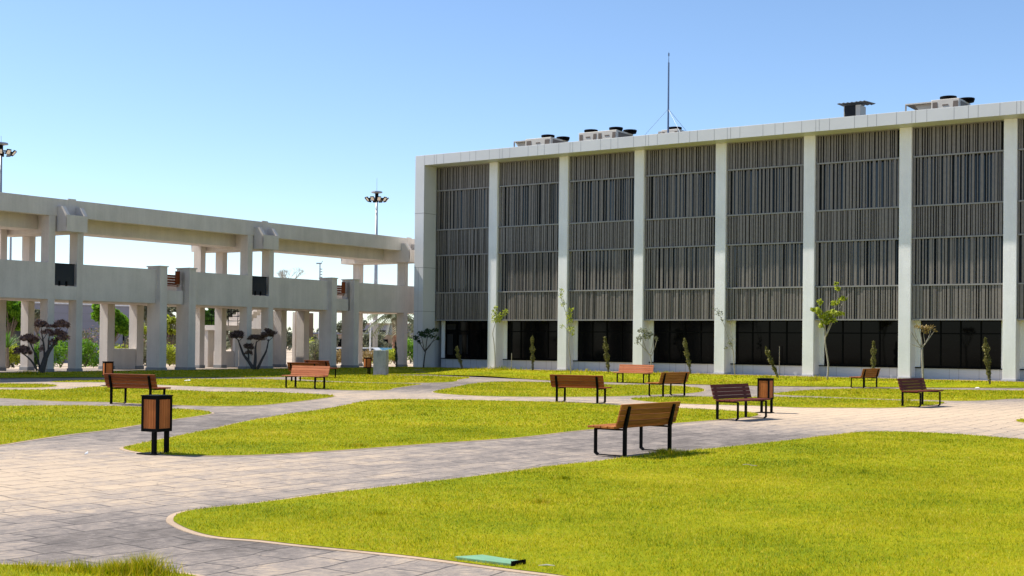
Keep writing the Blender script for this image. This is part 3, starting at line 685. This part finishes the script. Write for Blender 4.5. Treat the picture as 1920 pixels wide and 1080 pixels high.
# valve boxes in the front lawn
P1,P2,P3,P4=at(852,1044,.03),at(905,1040.5,.03),at(985,1053,.03),at(958,1057,.03)
vb=empty('valve_box',(P1+P3)/2); vb.location.z=0.0; tag(vb,'green plastic valve box lid in the grass near the bottom','valve box')
lc=(P1+P3)/2
q=[(p-lc)[:2] for p in (P1,P2,P3,P4)]
m=MB(); m.add([(x,y,-.03) for x,y in q]+[(x,y,.034) for x,y in q],[(0,1,2,3),(4,7,6,5),(0,4,5,1),(1,5,6,2),(2,6,7,3),(3,7,4,0)]); m.build('lid',MAT['green'],vb,.006)
rb=MB()
for k in range(8):
    a=np.array(q[3])*(1-k/8)+np.array(q[2])*(k/8); n_=np.array(q[3])-np.array(q[0]); n_/=np.linalg.norm(n_); rb.add([(a[0],a[1],.0),(a[0]+n_[0]*.012,a[1]+n_[1]*.012,.0),(a[0]+n_[0]*.012+.008,a[1]+n_[1]*.012,.0),(a[0],a[1],.05),(a[0]+n_[0]*.012,a[1]+n_[1]*.012,.05),(a[0]+n_[0]*.012+.008,a[1]+n_[1]*.012,.05)],[(0,1,4,3),(1,2,5,4)])
rb.build('ribs',MAT['black'],vb)
Pd=at(1025,1066); pl=MB().tube([(-.06,0,.022),(0,.01,.026),(.06,.0,.022)],[.003,.006,.003],6).build('litter_scrap',MAT['lamp']); pl.location=Pd; tag(pl,'small pale green scrap in the grass beside the valve box','litter')
for px,py,s,lab in ((351,715,.14,'small white scrap of paper on the far left lawn'),(1832,721,.10,'small white scrap lying near the last building column'),(162,855,.025,'tiny white pebble on the paving left of the nearest bin')):
    P=at(px,py); o=MB().add([(-s,-s*.5,.03),(s,-s*.3,.04),(s*.7,s*.5,.07),(-s*.5,s*.6,.05),(-s,-s*.5,.02),(s,-s*.3,.03),(s*.7,s*.5,.06),(-s*.5,s*.6,.04)],[(0,1,2,3),(7,6,5,4),(0,4,5,1),(1,5,6,2),(2,6,7,3),(3,7,4,0)]).build('paper_scrap',MAT['white']); o.location=P; tag(o,lab,'litter')
P=at(1405,879); o=MB().tube([(-.08,.05,.05),(-.03,.02,.06),(.03,-.02,.05),(.09,-.08,.05)],.004,5).build('dry_twig',MAT['barkpale']); o.location=P; tag(o,'pale dry twig lying on the front lawn','twig')

# ------------------------------------------------------------------ plants
def leaf_mesh(name,C,size,mat,parent,asp=.55):
    n=len(C); size=np.broadcast_to(size,(n,))
    a=RNG.normal(size=(n,3)); a/=np.linalg.norm(a,axis=1)[:,None]; b=np.cross(a,RNG.normal(size=(n,3))); b/=np.linalg.norm(b,axis=1)[:,None]
    a*=size[:,None]; b*=(size*asp)[:,None]
    V=np.stack([C-a,C+b,C+a,C-b],1)
    me=bpy.data.meshes.new(name); me.vertices.add(4*n); me.vertices.foreach_set('co',V.ravel().astype(np.float32))
    me.loops.add(4*n); me.loops.foreach_set('vertex_index',np.arange(4*n,dtype=np.int32)); me.polygons.add(n)
    me.polygons.foreach_set('loop_start',np.arange(0,4*n,4,dtype=np.int32)); me.polygons.foreach_set('loop_total',np.full(n,4,np.int32))
    t_=me.attributes.new('rnd','FLOAT','POINT'); t_.data.foreach_set('value',np.repeat(RNG.random(n),4).astype(np.float32))
    me.update(); me.materials.append(mat); o=bpy.data.objects.new(name,me); COL.objects.link(o); o.parent=parent; return o
def cloud(c,r,n,shell=.0):
    d=RNG.normal(size=(n,3)); d/=np.linalg.norm(d,axis=1)[:,None]; rr=shell+(1-shell)*RNG.random(n)**(1/2.2)
    return np.asarray(c)+d*rr[:,None]*np.asarray(r)
def plant(name,base_px,label,cat,group=None):
    P=clampP(at(*base_px),*base_px); r=empty(name,P); tag(r,label,cat,group); return r,P
def stems(r,P,lines,mat):
    """lines: lists of (px,py,radius_px[,depth offset m])"""
    m=MB(); k=ppm(P)
    for ln in lines:
        pts=[];rad=[]
        for q in ln:
            dy=q[3] if len(q)>3 else 0; pts.append(up(P,q[0],q[1],dy)-P); rad.append(q[2]/k)
        pp=cat(pts,4,False); rr=np.interp(np.linspace(0,1,len(pp)),np.linspace(0,1,len(rad)),rad); m.tube(pp,list(rr),7)
    return m.build('trunk',mat,r,0,True)
def crown(r,P,blobs,mat,ls,asp=.55,name='crown'):
    """blobs (px,py,rx_px,ry_px,n)"""
    k=ppm(P); C=[]
    for (x,y,rx,ry,n) in blobs:
        c=up(P,x,y,random.uniform(-.25,.25)*rx/k)-P; C.append(cloud(c,(rx/k,rx/k*.9,ry/k),n))
    C=np.concatenate(C); return leaf_mesh(name,C,RNG.uniform(.6,1.2,len(C))*ls,mat,r,asp)
# two cloud-pruned topiary trees
def ragged(r,P,blobs,mat,ls):
    k=ppm(P); C=[]
    for (x,y,rx,ry,n) in blobs:
        c=up(P,x,y,random.uniform(-.3,.3)*rx/k)-P; ns=24
        for j in range(ns):
            d=RNG.normal(size=3); d/=np.linalg.norm(d); d[2]=abs(d[2])*1.1-.35; q=c+d*np.array([rx,rx*.9,ry])/k*random.uniform(.45,.95)
            C.append(cloud(q,np.array([rx*.34,rx*.34,ry*.26])/k,n//ns))
    C=np.concatenate(C); return leaf_mesh('crown',C,RNG.uniform(.5,1.3,len(C))*ls,mat,r,.32)
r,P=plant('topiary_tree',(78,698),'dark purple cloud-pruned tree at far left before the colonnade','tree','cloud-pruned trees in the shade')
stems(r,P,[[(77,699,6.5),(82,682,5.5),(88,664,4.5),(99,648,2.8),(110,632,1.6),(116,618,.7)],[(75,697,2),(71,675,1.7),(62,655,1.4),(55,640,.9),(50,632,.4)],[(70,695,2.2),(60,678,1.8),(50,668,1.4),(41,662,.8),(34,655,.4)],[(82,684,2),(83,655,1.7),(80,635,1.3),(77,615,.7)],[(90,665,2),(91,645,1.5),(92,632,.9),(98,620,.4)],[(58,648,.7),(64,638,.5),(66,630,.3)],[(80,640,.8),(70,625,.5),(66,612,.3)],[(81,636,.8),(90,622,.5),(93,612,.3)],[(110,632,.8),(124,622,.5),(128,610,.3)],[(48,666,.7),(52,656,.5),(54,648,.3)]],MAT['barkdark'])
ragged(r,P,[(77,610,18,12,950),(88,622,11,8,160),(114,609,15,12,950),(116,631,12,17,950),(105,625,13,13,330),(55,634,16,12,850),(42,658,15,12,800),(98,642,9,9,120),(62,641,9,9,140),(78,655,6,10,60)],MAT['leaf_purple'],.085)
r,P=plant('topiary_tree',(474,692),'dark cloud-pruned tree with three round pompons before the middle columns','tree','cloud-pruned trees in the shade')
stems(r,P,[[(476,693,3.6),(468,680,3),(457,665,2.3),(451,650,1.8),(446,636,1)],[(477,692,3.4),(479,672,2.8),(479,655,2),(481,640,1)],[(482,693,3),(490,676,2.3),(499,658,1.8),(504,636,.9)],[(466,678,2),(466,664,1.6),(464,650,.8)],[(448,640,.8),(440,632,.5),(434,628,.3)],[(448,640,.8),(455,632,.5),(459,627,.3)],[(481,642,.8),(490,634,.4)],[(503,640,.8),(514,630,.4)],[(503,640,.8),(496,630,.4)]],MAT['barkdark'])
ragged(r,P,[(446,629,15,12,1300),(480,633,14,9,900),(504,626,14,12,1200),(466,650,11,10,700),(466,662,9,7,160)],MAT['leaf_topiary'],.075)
# saplings along the facade
G1='young saplings planted along the facade'
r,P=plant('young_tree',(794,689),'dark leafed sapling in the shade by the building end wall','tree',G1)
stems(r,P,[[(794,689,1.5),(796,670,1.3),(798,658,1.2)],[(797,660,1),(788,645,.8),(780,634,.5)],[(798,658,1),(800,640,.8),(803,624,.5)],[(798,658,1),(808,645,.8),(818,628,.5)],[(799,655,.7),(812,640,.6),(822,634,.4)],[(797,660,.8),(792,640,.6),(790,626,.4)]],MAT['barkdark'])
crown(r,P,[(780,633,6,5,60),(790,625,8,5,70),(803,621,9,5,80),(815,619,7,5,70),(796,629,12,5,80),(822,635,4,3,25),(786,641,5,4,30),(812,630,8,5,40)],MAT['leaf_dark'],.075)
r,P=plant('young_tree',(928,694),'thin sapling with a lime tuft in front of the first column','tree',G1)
stems(r,P,[[(928,695,1.0),(928,670,.9),(926,640,.8),(924,625,.7),(929,605,.6),(932,590,.4)],[(929,605,.5),(938,595,.4),(950,583,.3)]],MAT['barkpale'])
crown(r,P,[(930,600,10,8,110),(928,588,8,9,90),(938,592,10,7,90),(948,584,7,6,60),(930,578,4,5,30),(935,598,10,6,60)],MAT['leaf_lime'],.07,.35)
r,P=plant('young_tree',(1069,699),'tallest thin sapling with sparse leaves in front of the second column','tree',G1)
stems(r,P,[[(1070,700,1.1),(1069,670,.9),(1066,645,.8),(1068,620,.7),(1062,590,.5),(1054,565,.4),(1051,545,.3)],[(1067,625,.5),(1058,612,.3),(1050,610,.2)]],MAT['barkpale'])
crown(r,P,[(1070,617,9,6,70),(1068,600,7,12,70),(1070,580,6,5,25),(1056,570,7,7,40),(1052,555,5,7,30),(1053,545,5,4,20),(1066,590,8,8,35),(1054,612,5,4,15),(1073,625,5,5,20)],MAT['leaf_lime'],.075,.3)
r,P=plant('young_tree',(1221,690),'round headed sapling behind the orange bench at the third column','tree',G1)
P=clampP(at(1221,699),1221,699); r.location=P
stems(r,P,[[(1222,700,1.5),(1221,680,1.3),(1219,664,1.2)],[(1219,666,1.1),(1207,652,.9),(1196,640,.5)],[(1220,662,1),(1224,645,.8),(1226,628,.4)],[(1213,659,.8),(1206,640,.6),(1204,625,.4)],[(1221,668,.8),(1228,650,.6),(1232,635,.4)]],MAT['barkpale'])
crown(r,P,[(1205,620,10,5,80),(1216,626,9,7,70),(1198,636,6,5,30),(1230,634,6,5,35),(1210,632,14,8,60),(1194,643,5,3,14)],MAT['leaf_olive'],.075,.45)
r,P=plant('young_tree',(1377,704),'very thin leaning sapling with few leaves in front of the fourth column','tree',G1)
stems(r,P,[[(1378,705,1.0),(1376,680,.9),(1374,655,.8),(1364,630,.6),(1356,605,.5),(1346,587,.3),(1336,577,.2)],[(1374,650,.5),(1372,625,.4),(1368,608,.3)],[(1373,655,.4),(1366,648,.3)]],MAT['barkpale'])
crown(r,P,[(1348,587,9,6,30),(1340,580,6,4,18),(1355,600,5,6,14),(1369,645,7,5,30),(1362,652,4,3,14),(1372,635,4,6,12)],MAT['leaf_olive'],.07,.3)
r,P=plant('young_tree',(1551,711),'largest lime green sapling in front of the fifth column','tree',G1)
stems(r,P,[[(1551,712,1.8),(1553,685,1.6),(1549,655,1.5),(1547,635,1.4),(1552,618,1.2)],[(1549,630,1.3),(1560,605,1.1),(1573,580,.8),(1584,562,.5),(1592,552,.3)],[(1548,628,1.2),(1547,605,.9),(1552,585,.6),(1556,568,.4)],[(1552,618,.9),(1562,590,.6),(1570,560,.5),(1569,540,.3)],[(1547,620,.8),(1540,600,.6),(1532,582,.4)]],MAT['barkpale'])
crown(r,P,[(1533,582,10,6,90),(1545,592,12,8,120),(1560,588,12,8,110),(1566,568,9,5,70),(1548,602,10,6,80),(1580,560,9,5,60),(1571,541,5,5,45),(1567,532,5,3,25),(1523,580,5,3,22),(1576,588,8,5,50),(1540,610,6,5,40),(1537,566,5,6,30),(1560,600,10,5,50)],MAT['leaf_lime'],.085,.5)
r,P=plant('young_tree',(1729,715),'sapling with dry brown leaves in front of the sixth column','tree',G1)
stems(r,P,[[(1731,717,2.2),(1730,690,2),(1729,665,1.9),(1729,652,1.8)],[(1729,654,1.2),(1718,638,.9),(1707,620,.5)],[(1729,652,1.2),(1740,637,.9),(1753,619,.5)],[(1729,650,1.1),(1727,632,.8),(1723,612,.5)],[(1734,646,.9),(1742,630,.6),(1747,612,.4)],[(1727,652,.8),(1716,648,.5),(1706,644,.3)],[(1722,643,.8),(1716,625,.5),(1712,612,.3)],[(1735,644,.7),(1732,628,.5),(1734,612,.3)]],MAT['barkpale'])
crown(r,P,[(1733,615,13,5,90),(1722,612,8,4,35),(1745,613,7,4,35),(1735,622,8,4,30),(1752,620,4,3,12)],MAT['leaf_brown'],.075,.4)
# small cypresses
G2='small cypresses in front of the ground floor windows'
for bx,by,tx,ty,wd,n,lab in ((867,692,855,650,5,160,'leaning dark cypress in the shade before the first window'),
    (999,695,998,630,5,300,'small upright cypress with a side shoot before the second window'),
    (1141,699,1134,632,6,330,'small feathery cypress before the third window'),
    (1295,702,1283,634,5,260,'thin leaning brown cypress before the fourth window'),
    (1459,708,1435,651,5,260,'strongly tilted brown cypress before the fifth window'),
    (1637,710,1638,640,5.5,330,'slim cypress behind the distant small bench before the sixth window'),
    (1856,720,1847,634,6.5,480,'tallest cypress standing before the last window at right')):
    r,P=plant('cypress',(bx,by),lab,'cypress',G2); k=ppm(P)
    stems(r,P,[[(bx,by,1.9),((bx*.55+tx*.45),by*.55+ty*.45,1.4),(tx,ty+6,.5)]],MAT['bark'])
    t=RNG.random(n*3)**.85*.93+.05; ax=up(P,bx,by)-P; e=up(P,tx,ty)-P
    wid=np.interp(t,[0,.12,.3,.6,.85,1],[.35,.35,.8,1.05,.8,.15])*wd/k*(.75+.35*np.sin(t*23+bx)); a=RNG.uniform(0,6.28,len(t)); q=wid*np.sqrt(RNG.random(len(t)))
    C=ax+(e-ax)*t[:,None]+np.stack([q*np.cos(a),q*np.sin(a),RNG.normal(0,.03,len(t))],1)
    leaf_mesh('crown',C,RNG.uniform(.035,.08,len(t)),MAT['leaf_cypress'],r,.35)
# planting stakes
for bx,by,ty,lab in ((959,694,662,'thin pale stake in the lawn between first and second windows'),(1461,705,649,'thin pale stake beside the strongly tilted cypress')):
    P=at(bx,by); o=MB().tube([(0,0,0),(0,0,(by-ty)/ppm(P))],.018,6).build('planting_stake',MAT['barkpale']); o.location=P; tag(o,lab,'stake')

# ------------------------------------------------------------------ beyond the colonnade
def siteat(x,d,zoff=0):
    """ground point seen in column x at distance d metres behind the colonnade face"""
    r=ray(x,660); o=np.array([0,0,EYE]); n=VD; C0=W(V0-d,0); t=((C0-o)@n)/(r@n); P=o+t*r; P[2]=float(G(*vu(P)))+zoff; return P
def bush(px,d,wd,hh,mat,ls,n,lab,catg='shrub',grp='shrubs behind the colonnade',depth=1.2):
    P=siteat(px,d); r=empty('shrub',P,-TH); tag(r,lab,catg,grp)
    C=[]
    for k in range(9):
        c=(random.uniform(-.35,.35)*depth,random.uniform(-.38,.38)*wd,hh*random.uniform(.18,.74)); C.append(cloud(c,(depth*.36,wd*.27,hh*.30),n//9))
    C=np.concatenate(C); C[:,2]=np.abs(C[:,2]); leaf_mesh('foliage',C,RNG.uniform(.6,1.2,len(C))*ls,mat,r,.4)
    m=MB()
    for k in range(5): m.tube([(0,0,0),(random.uniform(-.3,.3)*depth,random.uniform(-.35,.35)*wd,hh*.6)],[.03,.01],5)
    m.build('stems',MAT['bark'],r)
words=['low','broad','loose','rounded','bushy','ragged','feathery','dense']
sh=[(18,9,1.6,1.4,'leaf_lime'),(2,10,1.8,2.0,'leaf_olive'),(64,9,1.6,1.2,'leaf_green'),(114,8,2.2,1.9,'leaf_bright'),(160,8.5,1.6,1.5,'leaf_bright'),(158,14,2.0,2.3,'flower'),(266,8.5,1.4,1.2,'leaf_olive'),(263,13,2.0,2.0,'flower'),(318,8.5,1.7,1.3,'leaf_lime'),(316,12,1.8,1.9,'flower'),(390,8.5,1.5,1.3,'leaf_olive'),(430,6.5,1.0,.9,'leaf_lime'),(444,7,.8,.8,'leaf_olive'),(592,9,2.0,1.6,'leaf_olive'),(586,14,2.0,2.2,'leaf_lime'),(632,9,1.8,1.0,'leaf_brown'),(648,14,2.2,1.0,'leaf_olive'),(690,8,1.8,.9,'leaf_brown'),(715,9,1.8,1.0,'leaf_lime'),(740,8,1.5,1.1,'leaf_lime'),(770,8,1.3,1.9,'leaf_bright'),(700,13,2.2,1.0,'leaf_brown'),(672,9,1.6,.9,'leaf_brown'),(212,9,1.5,1.5,'leaf_lime')]
cn={'leaf_lime':'yellow green','leaf_olive':'grey olive','leaf_green':'dark green','leaf_bright':'fresh green','flower':'pink flowering','leaf_brown':'dry brown'}
ordn=['first','second','third','fourth','fifth','sixth','seventh','eighth','ninth','tenth','eleventh','twelfth']
for i,(px,d,wd,hh,m_) in enumerate(sorted(sh)):
    place='at the far left' if px<90 else ('between the left columns' if px<240 else ('near the low wall' if px<300 else ('left of the stair' if px<400 else ('at the stair foot' if px<500 else ('near the stair tower' if px<660 else 'towards the building end')))))
    bush(px,d,wd,hh,MAT[m_],.085,1700 if hh>1 else 900,f'{words[i%8]} {cn[m_]} shrub behind the colonnade {place}')
def bigtree(px,d,ty,wpx,ybot,mat,lab,n=7500,ls=.15,name='leafy_tree',bark='bark'):
    P=siteat(px,d); r=empty(name,P); tag(r,lab,'tree','trees behind the colonnade'); k=ppm(P); zt=up(P,px,ty)[2]-P[2]; zb=up(P,px,ybot)[2]-P[2]; R=wpx/k/2
    C=[]; m=MB(); m.tube([(0,0,0),(.05,0,zb*.6),(0,.05,zb+(zt-zb)*.5)],[.13,.11,.05],8)
    for j in range(22):
        a=random.uniform(0,6.28); q=R*math.sqrt(random.random())*.85; z=random.uniform(zb+.3,zt-.3); c=np.array([q*math.cos(a),q*math.sin(a),z]); s=random.uniform(.22,.4)*R
        C.append(cloud(c,(s,s,s*.8),n//22,.3)); m.tube([(0,0,max(.3,zb*.7)),c*.5+np.array([0,0,z*.25]),c],[.05,.03,.012],5)
    m.build('trunk',MAT[bark],r); C=np.concatenate(C); leaf_mesh('crown',C,RNG.uniform(.6,1.3,len(C))*ls,MAT[mat],r,.6)
bigtree(16,16,545,70,628,'leaf_bright','bright green tree behind the leftmost colonnade bay')
bigtree(211,16,545,70,630,'leaf_bright','bright green tree behind the low wall of the colonnade')
bigtree(388,16,560,60,655,'leaf_green','mid green tree seen left of the stair',6000)
bigtree(318,12,585,40,632,'leaf_lime','small yellow green tree in the gap before the stair',1800,.10)
bigtree(300,26,560,70,620,'leaf_olive','pale olive tree rising behind the yellow green one',2600,.14)
bigtree(268,20,600,40,650,'leaf_lime','slender yellow tree before the grey clad building',1400,.12)
bigtree(435,24,570,60,640,'leaf_olive','pale dusty tree seen through the stair railing',2400,.14)
bigtree(68,26,575,50,600,'leaf_olive','thin grey tree seen between far left columns',900,.14)
# spiky yucca at far left
P=siteat(14,7.5); r=empty('yucca',P); tag(r,'spiky green yucca at the far left behind the colonnade','plant'); m=MB()
for j in range(60):
    a=random.uniform(0,6.28); e=random.uniform(.1,1.3); l=random.uniform(.7,1.1); c=np.array([0,0,1.0]); d=np.array([math.cos(a)*math.cos(e),math.sin(a)*math.cos(e),math.sin(e)]); s=np.array([-math.sin(a),math.cos(a),0])*.03
    m.add([c-s,c+s,c+d*l*.6+s*.8+np.array([0,0,.05]),c+d*l-np.array([0,0,.1*l]),c+d*l*.6-s*.8+np.array([0,0,.05])],[(0,1,2,3,4)])
o=m.build('leaves',MAT['leaf_green'],r); MB().tube([(0,0,0),(0,0,1.0)],[.09,.07],8).build('stem',MAT['bark'],r)
# palm
P=siteat(741,14); r=empty('palm_tree',P); tag(r,'palm tree with a reddish trunk seen beneath the walkway by the building','palm'); k=ppm(P)
zt=up(P,739,592)[2]-P[2]; m=MB(); pts=[(0,0,zt*t) for t in np.linspace(0,1,24)]
m.tube(pts,[.20+.05*(i%2)+.12*(i>19) for i in range(24)],12); m.build('trunk',MAT['palmbark'],r)
fr=MB(); nf=34
for j in range(nf):
    a=2*math.pi*j/nf*5+random.uniform(-.2,.2); e0=random.uniform(-.1,1.2); Lf=random.uniform(2.2,2.9); pts=[]
    for t in np.linspace(0,1,9):
        q=Lf*t; pts.append(np.array([math.cos(a)*q*math.cos(e0*(1-t*.4)),math.sin(a)*q*math.cos(e0*(1-t*.4)),zt+q*math.sin(e0)-1.5*t*t*1.1]))
    fr.tube(pts,.018,4)
    s=np.array([-math.sin(a),math.cos(a),0])
    for i in range(1,9):
        for sg in (-1,1):
            for h_ in (0,.5):
                c=pts[i-1]*(1-h_)+pts[i]*h_; d=(pts[i]-pts[i-1]); d/=np.linalg.norm(d); tip=c+s*sg*.42+d*.22-np.array([0,0,.22]); w_=d*.06
                fr.add([c-w_,c+w_,tip],[(0,1,2)])
me_=fr.build('fronds',MAT['leaf_palm'],r)
at2=me_.data.attributes.new('rnd','FLOAT','POINT'); at2.data.foreach_set('value',RNG.random(len(me_.data.vertices)).astype(np.float32))
at2=o.data.attributes.new('rnd','FLOAT','POINT'); at2.data.foreach_set('value',RNG.random(len(o.data.vertices)).astype(np.float32))
# dark slim trunk beside the palm (young conifer in the shade)
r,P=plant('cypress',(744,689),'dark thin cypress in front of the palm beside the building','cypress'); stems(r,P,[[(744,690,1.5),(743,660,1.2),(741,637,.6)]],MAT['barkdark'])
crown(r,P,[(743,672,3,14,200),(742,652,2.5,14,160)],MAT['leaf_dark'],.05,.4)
# grey clad building behind
gb=site('grey_clad_building',V0-34,-4,0); tag(gb,'low lavender grey clad building far behind the left colonnade','building')
zt=up(siteat(140,34),140,571)[2]; zw=up(siteat(140,34),140,556)[2]
MB().box((-12,-4,-.8),(0,16.5,zt)).build('wall',MAT['farwall'],gb)
MB().box((-12.1,-4.1,zt),(.1,16.6,zt+1.3)).build('roof_band',MAT['white'],gb)
gj=MB()
for z in np.arange(.2,zt,.55): gj.box((0,-4,z),(.02,16.5,z+.03))
gj.build('cladding_joints',MAT['joint'],gb)
for u in (2,12): f=MB().box((0.021,u,.6),(.06,u+1.6,2.6)).build('window',MAT['black'],gb); MB().box((.06,u+.08,.7),(.075,u+1.52,2.5)).build('pane',MAT['glass2'],f)
# far park wall, cars, trees
def far(x,D): 
    r=ray(x,660); t=D/r[1]; P=np.array([0,0,EYE])+t*r; P[2]=float(G(*vu(P))); return P
def car(px,D,rz,body,lab):
    P=far(px,D); P[2]-=.3; r=empty('parked_car',P,rz); tag(r,lab,'car','cars parked beyond the colonnade')
    MB().prism([(-2.2,.32),(2.2,.32),(2.25,.62),(2.15,.88),(1.25,.98),(.75,1.42),(-1.2,1.46),(-1.85,1.0),(-2.2,.92)],0,-.85,.85).build('body',body,r,.05).rotation_euler=(0,0,0)
    MB().prism([(-1.55,.99),(1.08,1.0),(.68,1.36),(-1.15,1.39)],0,-.87,.87).build('side_windows',MAT['carglass'],r)
    MB().add([(-.7,1.30,1.0),(.7,1.30,1.0),(.62,.84,1.42),(-.62,.84,1.42)],[(0,1,2,3)]).build('windscreen',MAT['carglass'],r)
    for x in (-.86,.68):
        for y in (-1.4,1.35):
            wv=MB().tube([(x,y,.33),(x+.18,y,.33)],.33,16).build('wheel',MAT['tyre'],r); MB().tube([(x-.01,y,.33),(x+.19,y,.33)],.19,12).build('rim',MAT['galv'],wv)
car(640,128,1.2,MAT['white'],'white car parked beyond the colonnade, left one')
car(683,128,1.35,MAT['white'],'white car parked behind the grey stone block')
car(716,136,.4,plain('blue_car_paint',(.10,.22,.30),.3),'blue green car parked behind the white ones')
rr_=random.Random(5); C=[]
for px in range(-40,830,12):
    D=rr_.uniform(200,290); P=far(px+rr_.uniform(-6,6),D); hh=rr_.uniform(2.5,5.5); ww=rr_.uniform(1.5,3.2)
    for j in range(7):
        c=P+np.array((rr_.uniform(-.6,.6)*ww,rr_.uniform(-.6,.6)*ww,hh*rr_.uniform(.2,.95))); C.append(cloud(c,(ww*.4,ww*.4,hh*.18),60))
C=np.concatenate(C); tag(leaf_mesh('distant_trees',C,.3,MAT['leaf_olive'],None),'hazy grey green tree line along the horizon','trees',kind='stuff')
fb=far(655,230); o=empty('distant_building',fb,.1); tag(o,'low pale distant building seen between the columns near the cars','building')
MB().box((-9,0,0),(8,8,3.0)).build('wall',MAT['kerb'],o); MB().box((-9.2,-.2,3.0),(8.2,8.2,3.3)).build('roof',MAT['farwall'],o)
for x in (-6,-2,2,5.5): MB().box((x,-.05,.9),(x+1.2,-.0,2.2)).build('window',MAT['black'],o)
fb=far(702,300); o=empty('distant_building',fb,.1); tag(o,'grey distant block on the horizon right of the light mast','building')
MB().box((-5,0,0),(18,10,5.6)).build('wall',MAT['farwall'],o); MB().box((-5.2,-.2,5.6),(18.2,10.2,6)).build('roof',MAT['kerb'],o)
for x in (-3,1,5,9,13): MB().box((x,-.05,3),(x+1.6,-.0,4.4)).build('window',MAT['spandrel'],o)
# bare tree top above the parapet
P=siteat(553,30); r=empty('bare_tree',P); tag(r,'leafless tree top showing above the walkway parapet','tree'); k=ppm(P)
m=MB(); rt=random.Random(2)
def branch(p,d,l,rad,n):
    q=p+d*l; m.tube([p,(p+q)/2+np.array([rt.uniform(-.1,.1)*l,rt.uniform(-.1,.1)*l,0]),q],[rad,rad*.8,rad*.6],5)
    if n:
        for _ in range(3):
            e=d+np.array([rt.uniform(-.8,.8),rt.uniform(-.8,.8),rt.uniform(-.1,.5)]); e/=np.linalg.norm(e); branch(q,e,l*.68,rad*.6,n-1)
zt=up(P,553,508)[2]-P[2]; m2=MB(); m2.tube([(0,0,0),(0,0,zt*.5)],[.16,.12],8); m2.build('trunk',MAT['barkpale'],r); branch(np.array([0,0,zt*.5]),np.array([0,0,1.]),zt*.2,.09,5); m.build('branches',MAT['barkpale'],r)
# high mast flood lights
def highmast(px,ytop,D,lab,ringy):
    P=far(px,D); P[2]=-.45; r=empty('high_mast_light',P); tag(r,lab,'light mast','high mast flood lights'); k=ppm(P)
    zr=up(P,px,ringy)[2]-P[2]; zt=up(P,px,ytop)[2]-P[2]
    MB().tube([(0,0,0),(0,0,zr)],[.34,.13],14).build('pole',MAT['galv'],r,0,True)
    MB().tube([(0,0,zr),(0,0,zt)],[.03,.02],5).build('spike',MAT['galv'],r)
    MB().tube([(0,0,zr+.75),(0,0,zr+.85),(0,0,zr+1.0)],[.3,.72,.68],14).build('cap',MAT['galv'],r)
    MB().tube([(0,0,zr-.3),(0,0,zr+.75)],[.22,.22],10).build('carriage',MAT['black'],r)
    rg=MB()
    for j in range(24):
        a=j/24*2*math.pi; b=(j+1)/24*2*math.pi; rg.tube([(1.05*math.cos(a),1.05*math.sin(a),zr+.1),(1.05*math.cos(b),1.05*math.sin(b),zr+.1)],.05,5)
    for j in range(4):
        a=j*math.pi/2; rg.tube([(0,0,zr+.1),(math.cos(a),math.sin(a),zr+.1)],.04,5)
    rg.build('ring',MAT['black'],r)
    for j in range(10):
        a=j/10*2*math.pi; c,s=math.cos(a),math.sin(a); h=MB(); X=np.array([c,s,0]); Y=np.array([-s,c,0]); Z=np.array([0,0,1.]); o_=X*1.35+Z*(zr-.05); t1=(X*.5+Z*.62)*.5; nn=np.array(X*.78-Z*.62)*.12
        q=[o_+Y*sy*.24+t1*sz*.75 for sy,sz in ((-1,-1),(1,-1),(1,1),(-1,1))]
        h.add([p for p in q]+[p-nn for p in q],[(0,1,2,3),(7,6,5,4),(0,4,5,1),(1,5,6,2),(2,6,7,3),(3,7,4,0)]); ho=h.build('floodlight',MAT['black'],r)
        q2=[o_+Y*sy*.19+t1*sz*.6+nn*.1 for sy,sz in ((-1,-1),(1,-1),(1,1),(-1,1))]; MB().add(q2+[p-nn*.05 for p in q2],[(0,1,2,3),(7,6,5,4),(0,4,5,1),(1,5,6,2),(2,6,7,3),(3,7,4,0)]).build('lens',MAT['lamp'],ho)
highmast(703,334,165,'tall flood light mast between the colonnade and building',374)
highmast(-4,255,135,'tall flood light mast cut by the left edge of the view',286)
P=siteat(17,20); k=ppm(P); o=empty('lamp_post',P); tag(o,'grey post behind the far left upper openings','post'); MB().tube([(0,0,0),(0,0,up(P,17,425)[2]-P[2])],[.09,.06],10).build('pole',MAT['galv'],o); MB().tube([(0,0,up(P,17,425)[2]-P[2]),(0,.3,up(P,17,425)[2]-P[2]+.1)],[.05,.05],8).build('arm',MAT['galv'],o)
P=siteat(598,26); k=ppm(P); zt=up(P,598,494)[2]-P[2]; o=empty('weather_mast',P); tag(o,'thin mast with small instruments above the walkway parapet','mast')
MB().tube([(0,0,0),(0,0,zt)],[.06,.05],8).build('pole',MAT['galv'],o)
MB().box((-.3,-.06,zt-.05),(.12,.06,zt+.06)).tube([(.12,0,zt),(.2,0,zt+.22)],.03,6).build('camera_head',MAT['galv'],o)
fm=MB()
for z in np.arange(zt-1.6,zt-.5,.22): fm.box((0,-.03,z),(.2,.03,z+.07))
fm.build('steps',MAT['galv'],o)
P=far(694,112); o=empty('white_lamp_post',P); tag(o,'thin white post left of the large light mast under the walkway','post'); MB().tube([(0,0,0),(0,0,up(P,694,604)[2]-P[2])],[.08,.05],8).build('pole',MAT['white'],o); MB().tube([(0,0,up(P,694,604)[2]-P[2]),(0.4,0,up(P,694,604)[2]-P[2]+.1)],[.05,.05],8).build('arm',MAT['white'],o)
